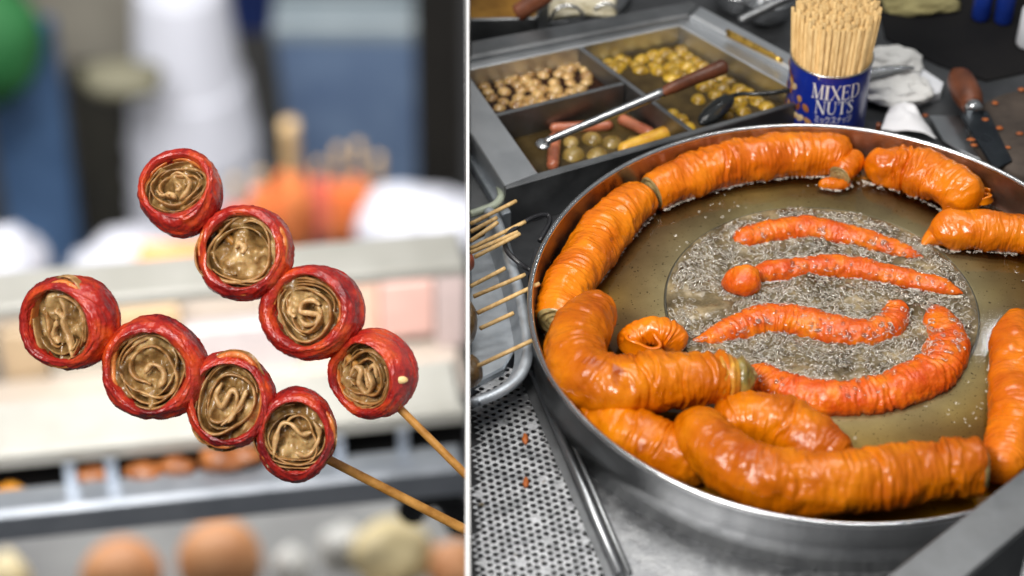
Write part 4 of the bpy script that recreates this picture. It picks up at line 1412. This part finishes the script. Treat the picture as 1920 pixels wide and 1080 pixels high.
sk1 = thing('intestine_skewer', PZ(520, 540, ZF), 'upper bamboo skewer with four roasted red intestine rolls', 'skewer', 'skewers of roasted intestine rolls')
sk2 = thing('intestine_skewer', PZ(340, 710, ZF), 'lower bamboo skewer with four roasted red intestine rolls', 'skewer', 'skewers of roasted intestine rolls')
roll(sk1, (262, 418, 281, 444), (332, 347, 61, 50), 1, [[(-.1, .45), (.1, .5), (.3, .3), (.35, 0), (.2, -.3), (0, -.45)], [(-.55, .1), (-.45, -.1), (-.2, -.15), (-.1, -.4)], [(.0, .2), (.1, 0), (-.05, -.1)]], 2.3, angle=.25)
roll(sk1, (371, 550, 384, 566), (455, 473, 74, 72), 2, [[(-.15, .1), (-.05, .2), (.05, .1), (0, -.02)]], 1.6, lid=True)
roll(sk1, (487, 683, 496, 677), (572, 582, 66, 66), 3, [[(.35, .15), (.15, .28), (-.1, .2), (-.15, 0), (.1, -.05), (.3, -.1), (.25, -.3), (-.05, -.32), (-.15, -.2)], [(-.35, .25), (-.45, .0), (-.3, -.15)]], 2.1)
roll(sk1, (617, 781, 617, 782), (675, 708, 57, 66), 4, [[(-.45, -.05), (-.35, .2), (-.15, .1), (-.2, -.2), (0, -.45), (.2, -.2), (.1, .1), (.3, .3), (.4, 0)], [(0, .2), (.05, -.1), (.1, -.3)]], 2.4)
roll(sk2, (38, 223, 514, 693), (112, 612, 62, 76), 5, [[(.0, .55), (.12, .3), (.05, .05), (.2, -.25), (.35, -.7)], [(-.2, .3), (0, .2), (.1, .1)], [(-.1, .1), (-.25, -.25), (-.05, -.4)]], 1.3, fold=(.9, .10))
roll(sk2, (191, 390, 593, 787), (286, 692, 71, 74), 6, [[(-.15, -.1), (0, .1), (.2, .05), (.3, -.15), (.2, -.4)]], 2.0, fold=(.8, .12))
roll(sk2, (348, 517, 658, 842), (429, 750, 60, 84), 7, [[(-.3, .3), (-.35, 0), (-.1, -.15), (0, .2), (.2, .15), (.25, -.2), (.05, -.5)], [(.4, .35), (.35, 0), (.2, -.4)]], 2.0, angle=-.35)
roll(sk2, (480, 632, 727, 901), (556, 818, 66, 66), 8, [[(-.55, -.55), (-.5, -.1), (-.35, .3), (-.1, .3), (.15, .05), (.4, .1)], [(.45, .4), (.6, .1), (.5, -.25), (.25, -.5), (.0, -.4)]], 1.1)
stick_px(sk1, (262 + 120, 400), (885, 902), 7, 8, ZF - .002, ZF)
stick_px(sk2, (140, 620), (885, 1000), 8, 10, ZF + .004, ZF + .10)
sesame = M('sesame_seed', S(222, 180, 110), S(240, 208, 150), 90, .4)
V, F = blob_vf(PZ(750, 712, ZF - .034), .0052, 2, .06, 1.5, 12, 18, (1.6, .8, .7), (CR, CU, CT))
mk('sesame_seed', V, F, sesame, sk1)

# ================================================================== LEFT SIDE, FAR: counters and market stall behind the skewers
YAW = math.radians(8.2)
E1 = np.array([math.cos(YAW), math.sin(YAW), 0])
E2 = np.array([-math.sin(YAW), math.cos(YAW), 0])
EZ = np.array([0, 0, 1.])
XL, XR = -90, 872                                   # photo columns spanned


def edge_pt(x, yrow, z, xref=437):
    """point of the horizontal line along E1 through photo point (xref,yrow) at distance z, met by photo column x"""
    p = PZ(xref, yrow, z)
    a_ = (x - 877) / FPX
    # camera x = a_*depth ; X = p.x + t*cos ; depth = (p.y + t*sin)*CS - (p.z-CAMH)*SN
    d0 = p[1] * CS - (p[2] - CAMH) * SN
    t = (a_ * d0 - p[0]) / (E1[0] - a_ * E1[1] * CS)
    return p + E1 * t


def bar(name, yrow, z, depth, height, m, parent=None, x0=XL, x1=XR, bev=.004):
    """long bar whose front top edge lies on the given photo row (at column 437)"""
    a_, b_ = edge_pt(x0, yrow, z), edge_pt(x1, yrow, z)
    top = [a_, b_, b_ + E2 * depth, a_ + E2 * depth]
    for p in top:
        p[0] = min(p[0], -.002)
    V, F = prism_vf(top, a_[2] - height, bev)
    return mk(name, V, F, m, parent, False)


white_st = M('pale_enamel', (.50, .49, .44), (.60, .59, .54), 8, .3)
blue_st = M('blue_grey_steel', (.42, .46, .52), (.54, .58, .64), 12, .3, .4, .8)
grey_st = M('grey_steel_panel', (.30, .31, .33), (.40, .41, .43), 10, .4, .5, .6)
cs = thing('display_counter', PZ(437, 800, 3.74), 'blurred pale steel display counter with two long rails behind the skewers', 'counter')
bar('upper_ledge', 806, 3.74, .12, .035, white_st, cs, bev=.010)
bar('lower_rail', 920, 3.72, .06, .06, blue_st, cs, bev=.008)
bar('inner_shelf', 900, 3.78, .22, .004, black_m, cs)
for xx in (135, 212, 640, 760):
    p = edge_pt(xx, 900, 3.73) + E2 * .03
    V, F = box_vf(p + EZ * .0, E1 * .010, E2 * .006, EZ * .042)
    mk('post', V, F, blue_st, cs, False)
bar('back_wall', 838, 3.86, .006, .16, black_m, cs)
# glass-fronted shelf behind the ledge
bar('top_shelf', 537, 4.20, .10, .024, white_st, cs, bev=.005)
pane_m = M('pale_back_panel', S(196, 184, 170), S(214, 204, 194), 5, .5)
bar('case_panel', 552, 5.10, .006, .60, pane_m, cs)
bar('case_floor', 770, 5.0, .16, .01, pane_m, cs)
food_cols = [(S(198, 174, 142), 0, 78, 612, 740, 'tan food box at the left end of the shelf below the cream ledge'), (S(188, 182, 170), 92, 196, 606, 742, 'grey food box beside the tan one on the shelf'),
             (S(204, 176, 138), 214, 330, 565, 640, 'beige food parcel on the shelf between the two skewers'), (S(200, 192, 194), 345, 545, 600, 735, 'pale lilac tray on the shelf below the middle rolls'),
             (S(228, 192, 172), 556, 700, 520, 640, 'peach pink food tray at the right of the shelf'), (S(226, 184, 174), 712, 806, 515, 620, 'pink food tray near the right end of the shelf'), (S(206, 188, 186), 815, 868, 500, 640, 'pale grey pink tray at the divider end of the shelf')]
for i, (cc, xa, xb, ya, yb, lb) in enumerate(food_cols):
    m = M('shelf_food_%d' % i, cc, tuple(v * .85 for v in cc), 20, .5)
    sl_ = (437 - (xa + xb) / 2) * -.102
    z = 5.02
    pa, pb = PZ(xa, ya, z), PZ(xb, ya, z)
    w = (pb - pa)[0] / 2
    hh = (yb - ya) * z / FPX / CS / 2
    c = (pa + pb) / 2 - EZ * hh
    V, F = box_vf(c, E1 * w * 1.06, E2 * .02, EZ * hh, bev=.008)
    tag(mk('food_box', V, F, m, None, False), lb, 'food box', 'food boxes on the blurred shelf')
ca_, cb_ = edge_pt(437, 556, 4.34), edge_pt(437, 660, 5.15)
cl_ = lamp('fill_light_case', ca_ + EZ * -.01, cb_, 0.9, 0.03, 11, (1, .95, .9))  # added light under the ledge, lifts the shade on the food boxes
# brown food in the dark gap
bf = M('brown_roast_food', S(120, 66, 30), S(180, 112, 60), 30, .4)
yf = M('golden_food', S(220, 140, 30), S(240, 170, 60), 30, .4)
for i, (x, y, r_, m, lb) in enumerate([(18, 938, 34, yf, 'golden round snack at the far left under the rail'), (170, 902, 30, bf, 'brown roasted piece in the gap between the two posts'), (268, 892, 30, bf, 'brown roasted piece under the second lower roll'), (330, 880, 26, bf, 'brown roasted piece left of the third lower roll'), (415, 868, 34, bf, 'light brown roasted piece below the third lower roll'), (462, 860, 26, bf, 'brown roasted piece left of the last lower roll')]):
    V, F = blob_vf(PZ(x, y - 6, 3.755), r_ * 3.76 / FPX, i, .2, 1.6, 14, 20, (1.3, .8, .6))
    tag(mk('roast_piece', V, F, m), lb, 'food', 'roasted pieces in the dark gap')
# lower deck with brown eggs
dk = M('deck_steel', (.12, .115, .11), (.22, .215, .20), 3, .6)
pD = PZ(437, 1040, 6.6)
V, F = prism_vf([(-1.6, pD[1] - .6, pD[2]), (-.003, pD[1] - .6, pD[2]), (-.003, pD[1] + .6, pD[2]), (-1.6, pD[1] + .6, pD[2])], pD[2] - .02)
tag(mk('lower_deck', V, F, dk, None, False), kind='structure')
egg_b = M('brown_egg', S(206, 140, 92), S(222, 160, 110), 12, .5)
egg_c = M('cream_food', S(214, 192, 140), S(232, 212, 166), 12, .5)
egg_w = M('white_food', S(206, 202, 194), S(222, 218, 210), 12, .5)
for i, (x, y, r_, sx_, m, lb, nm) in enumerate([(12, 1085, 46, 1, egg_c, 'cream round snack at the bottom left corner', 'cream_snack'), (228, 1080, 74, 1.05, egg_b, 'blurred brown egg at the bottom, the left one', 'brown_egg'), (412, 1052, 80, 1.02, egg_b, 'blurred brown egg at the bottom, the right and larger one', 'brown_egg'),
                                             (545, 1062, 40, .8, egg_w, 'blurred white snack beside the right brown egg', 'white_snack'), (640, 1030, 46, 1.0, egg_w, 'blurred white snack at the bottom middle', 'white_snack'), (735, 1040, 70, 1.2, egg_c, 'big cream snack under the skewer sticks', 'cream_snack'), (850, 1066, 50, 1.0, egg_b, 'tan snack at the bottom by the divider', 'tan_snack')]):
    p = PZ(x, y, 6.35)
    V, F = blob_vf(p, r_ * 6.35 / FPX, i, .04 if 'egg' in nm else .18, 1.4, 18, 28, (sx_, 1, .95))
    tag(mk(nm, V, F, m), lb, 'egg' if 'egg' in nm else 'snack', 'blurred eggs and snacks on the lower deck')
# glossy black handle
o = tube('pan_handle', catmull([PZ(770, 960, 4.0), PZ(800, 925, 3.95), PZ(838, 935, 3.95), PZ(866, 985, 4.0)], 30), .026, dark_gl, None, 16)
tag(o, 'glossy black handle curving below the skewer sticks', 'handle')

# ---- the far things, on a floor far behind
ZB = 13.0
pf = PZ(437, 500, ZB)
floor_m = M('far_floor', (.045, .042, .038), (.075, .07, .062), 2, .8)
V, F = prism_vf([(-4.5, pf[1] - 1.5, pf[2]), (-.01, pf[1] - 1.5, pf[2]), (-.01, pf[1] + 6, pf[2]), (-4.5, pf[1] + 6, pf[2])], pf[2] - .1)
tag(mk('floor', V, F, floor_m, None, False), kind='structure')
back_m = M('far_wall', S(120, 116, 104), S(150, 144, 130), 1.2, .9)


def fpt(x, y):                                     # on the far floor
    return PH(x, y, pf[2])


FS = lambda y: (pxs(fpt(437, y)))
# white foam cups, upside down and nested
foam = M('white_foam_cup', (.66, .65, .70), (.74, .73, .78), 6, .5)
cb = fpt(388, 520)
fs = pxs(cb)
tiers = [(135, 116, 0, 200), (124, 112, 120, 150), (121, 109, 185, 150), (118, 106, 250, 150), (115, 103, 315, 150), (98, 80, 400, 260)]
wd_c = ['lowest and widest', 'second from the bottom', 'third from the bottom', 'fourth from the bottom', 'second from the top', 'topmost, standing tall']
for (r0_, r1_, h0_, hh_), w_ in zip(tiers, wd_c):
    o = lathe('foam_cup', [(r0_ * fs * 1.03, 0), (r0_ * fs * 1.05, 10 * fs), (r0_ * fs, 18 * fs), (r1_ * fs, hh_ * fs - 14 * fs), (r1_ * fs * .93, hh_ * fs), (.001, hh_ * fs)], cb + np.array([0, 0, h0_ * fs * 1.0]), foam, None, 48)
    tag(o, 'white foam cup upside down in the blurred stack, %s' % w_, 'cup', 'stack of upside down foam cups')


def tapered(name, xa, xb, ya, yb, taper, m, label, cat, dep=.25, rim=None, group=None):
    """tapered bin standing on the far floor: photo columns and rows of its front"""
    pa, pb = fpt(xa, yb), fpt(xb, yb)
    s2 = pxs(pa)
    hh = (yb - ya) * s2 / CS
    w0 = (pb - pa)[0] / 2
    c = (pa + pb) / 2
    rows_ = []
    for q in np.linspace(0, 1, 6):
        w = w0 * (taper + (1 - taper) * q)
        d = dep * (taper + (1 - taper) * q)
        for sx_, sy_ in ((-1, -1), (1, -1), (1, 1), (-1, 1)):
            rows_.append((c[0] + sx_ * w, c[1] + dep + sy_ * d, c[2] + q * hh))
    F = [f for f in gridfaces(6, 4)] + [(20, 21, 22, 23)]
    root = thing(name, c, label, cat, group)
    mk('body', rows_, F, m, root, False)
    if rim:
        V, F2 = box_vf((c[0], c[1] + dep, c[2] + hh + .02), (w0 * 1.04, 0, 0), (0, dep * 1.05, 0), (0, 0, .05), .02)
        mk('lid', V, F2, rim, root, False)
    return root


bin_b = M('blue_grey_plastic', S(96, 116, 148), S(120, 140, 168), 4, .5)
lid_b = M('pale_blue_lid', S(140, 152, 158), S(158, 168, 172), 4, .4)
tapered('storage_bin', 538, 808, 96, 430, .86, bin_b, 'large blurred blue grey bin with a pale lid behind the orange skewers', 'bin', .15, lid_b)
blue_d = M('denim_blue', S(52, 78, 112), S(92, 124, 166), 2.5, .7)
tapered('blue_crate', 28, 160, 96, 520, .95, blue_d, 'blurred denim blue crate standing at the left', 'crate', .06)
dark_b = M('dark_brown_grey', S(40, 38, 32), S(66, 62, 52), 4, .8)
tapered('dark_gap', 168, 262, 160, 470, 1, dark_b, 'dark narrow cabinet painting the shaded gap between the blue crate and the cups', 'filler', .05)  # dark box painted in for the shade of a narrow gap
beige = M('beige_grey_board', S(150, 142, 128), S(176, 168, 152), 2, .8)
tapered('grey_beige_box', 66, 300, -60, 150, 1, beige, 'blurred grey beige box at the top behind the blue crate', 'box', .2)
blk_c = M('dark_background', (.010, .008, .006), (.02, .016, .012), 3, .7)
tapered('dark_background', 784, 868, -40, 440, 1, blk_c, 'black cabinet for the dark background at the right beside the blue grey bin', 'filler', .1)  # black box standing in for dark background, not real furniture
tapered('navy_box', 300, 520, -90, 60, 1, M('navy', S(20, 36, 84), S(32, 52, 110), 3, .6), 'navy blue box behind the top of the cup stack', 'box', .2)
green = M('green_cloth', S(26, 84, 40), S(52, 128, 66), 1.5, .7)
p = PZ(-24, 70, 11.5)
V, F = blob_vf(p, 98 * 11.5 / FPX, 3, .12, 1.0, 22, 30, (1, .8, 1.35))
tag(mk('green_bag', V, F, green), 'blurred green bag hanging at the top left corner', 'bag')
V, F = blob_vf(PZ(232, 150, 11.5), 52 * 11.5 / FPX, 6, .2, 1.2, 16, 22, (1.5, .8, .6))
tag(mk('cream_bag', V, F, M('dull_cream_bag', S(112, 107, 86), S(136, 130, 106), 4, .7)), 'pale yellow bag lying left of the cup stack top', 'bag')
wht = M('white_paper', (.50, .49, .53), (.58, .57, .61), 3, .7)
for x, y, r_, z, sq, lb in ((10, 505, 82, 9.0, (1, 1, 1), 'white rounded bag at the left edge above the cream ledge'), (240, 520, 100, 9.6, (1.15, 1, .75), 'white crumpled paper at the foot of the cup stack'), (800, 430, 100, 9.0, (1.15, 1, .75), 'white rounded plate cover by the divider above the cream ledge')):
    V, F = blob_vf(PZ(x, y, z), r_ * z / FPX, int(x), .22, 1.5, 20, 30, sq)
    tag(mk('white_bundle', V, F, wht), lb, 'bundle', 'white bundles behind the ledge')
# orange food skewers standing behind the ledge
or_f = M('orange_skewered_food', S(232, 106, 48), S(246, 150, 90), 5, .5)
pk_f = M('pink_skewered_food', S(226, 96, 84), S(240, 130, 112), 5, .5)
far_stick = M('far_stick', S(196, 160, 112), S(210, 178, 132), 6, .6)
zs = 9.5
for i, (x, yt, yb, r_, st_y, m, lb) in enumerate([(452, 385, 470, 36, 330, pk_f, 'blurred pink food on a stick beside the foam cups'), (498, 350, 455, 30, 318, or_f, 'blurred orange food on a stick right of the pink one'), (556, 320, 450, 38, 232, or_f, 'tall blurred orange food with the thickest stick'), (604, 330, 440, 20, 300, pk_f, 'thin blurred pink red food between the orange ones'),
                                           (642, 345, 440, 28, 276, or_f, 'blurred orange food right of the thin red one'), (678, 335, 440, 28, 268, or_f, 'blurred orange food with the second tall stick'), (714, 370, 438, 28, 290, or_f, 'blurred orange food at the right end of the row')]):
    root = thing('orange_food_skewer', PZ(x, yb, zs), lb, 'food skewer', 'orange food skewers behind the ledge')
    base, top, st = PZ(x, yb + 10, zs), None, None
    hh = (yb - yt) * zs / FPX / CS
    V, F = blob_vf(base + EZ * hh / 2, 1.0, i, .14, 1.6, 16, 22, (r_ * zs / FPX, r_ * zs / FPX * .8, hh * .62))
    mk('food_piece', V, F, m, root)
    s0 = base + EZ * hh * .5
    s1 = base + EZ * ((yb - st_y) * zs / FPX / CS)
    stick_between('stick', s0, s1, (16 if i == 2 else 8) * zs / FPX, far_stick, parent=root)
p = PZ(330, 492, 9.0)
V, F = box_vf(p, (.15, 0, 0), (0, .08, 0), (0, 0, .035), .008)
tag(mk('orange_packet', V, F, M('orange_packet', S(226, 140, 70), S(238, 164, 100), 5, .6), None, False), 'small orange packet on the paper behind the first roll', 'packet')
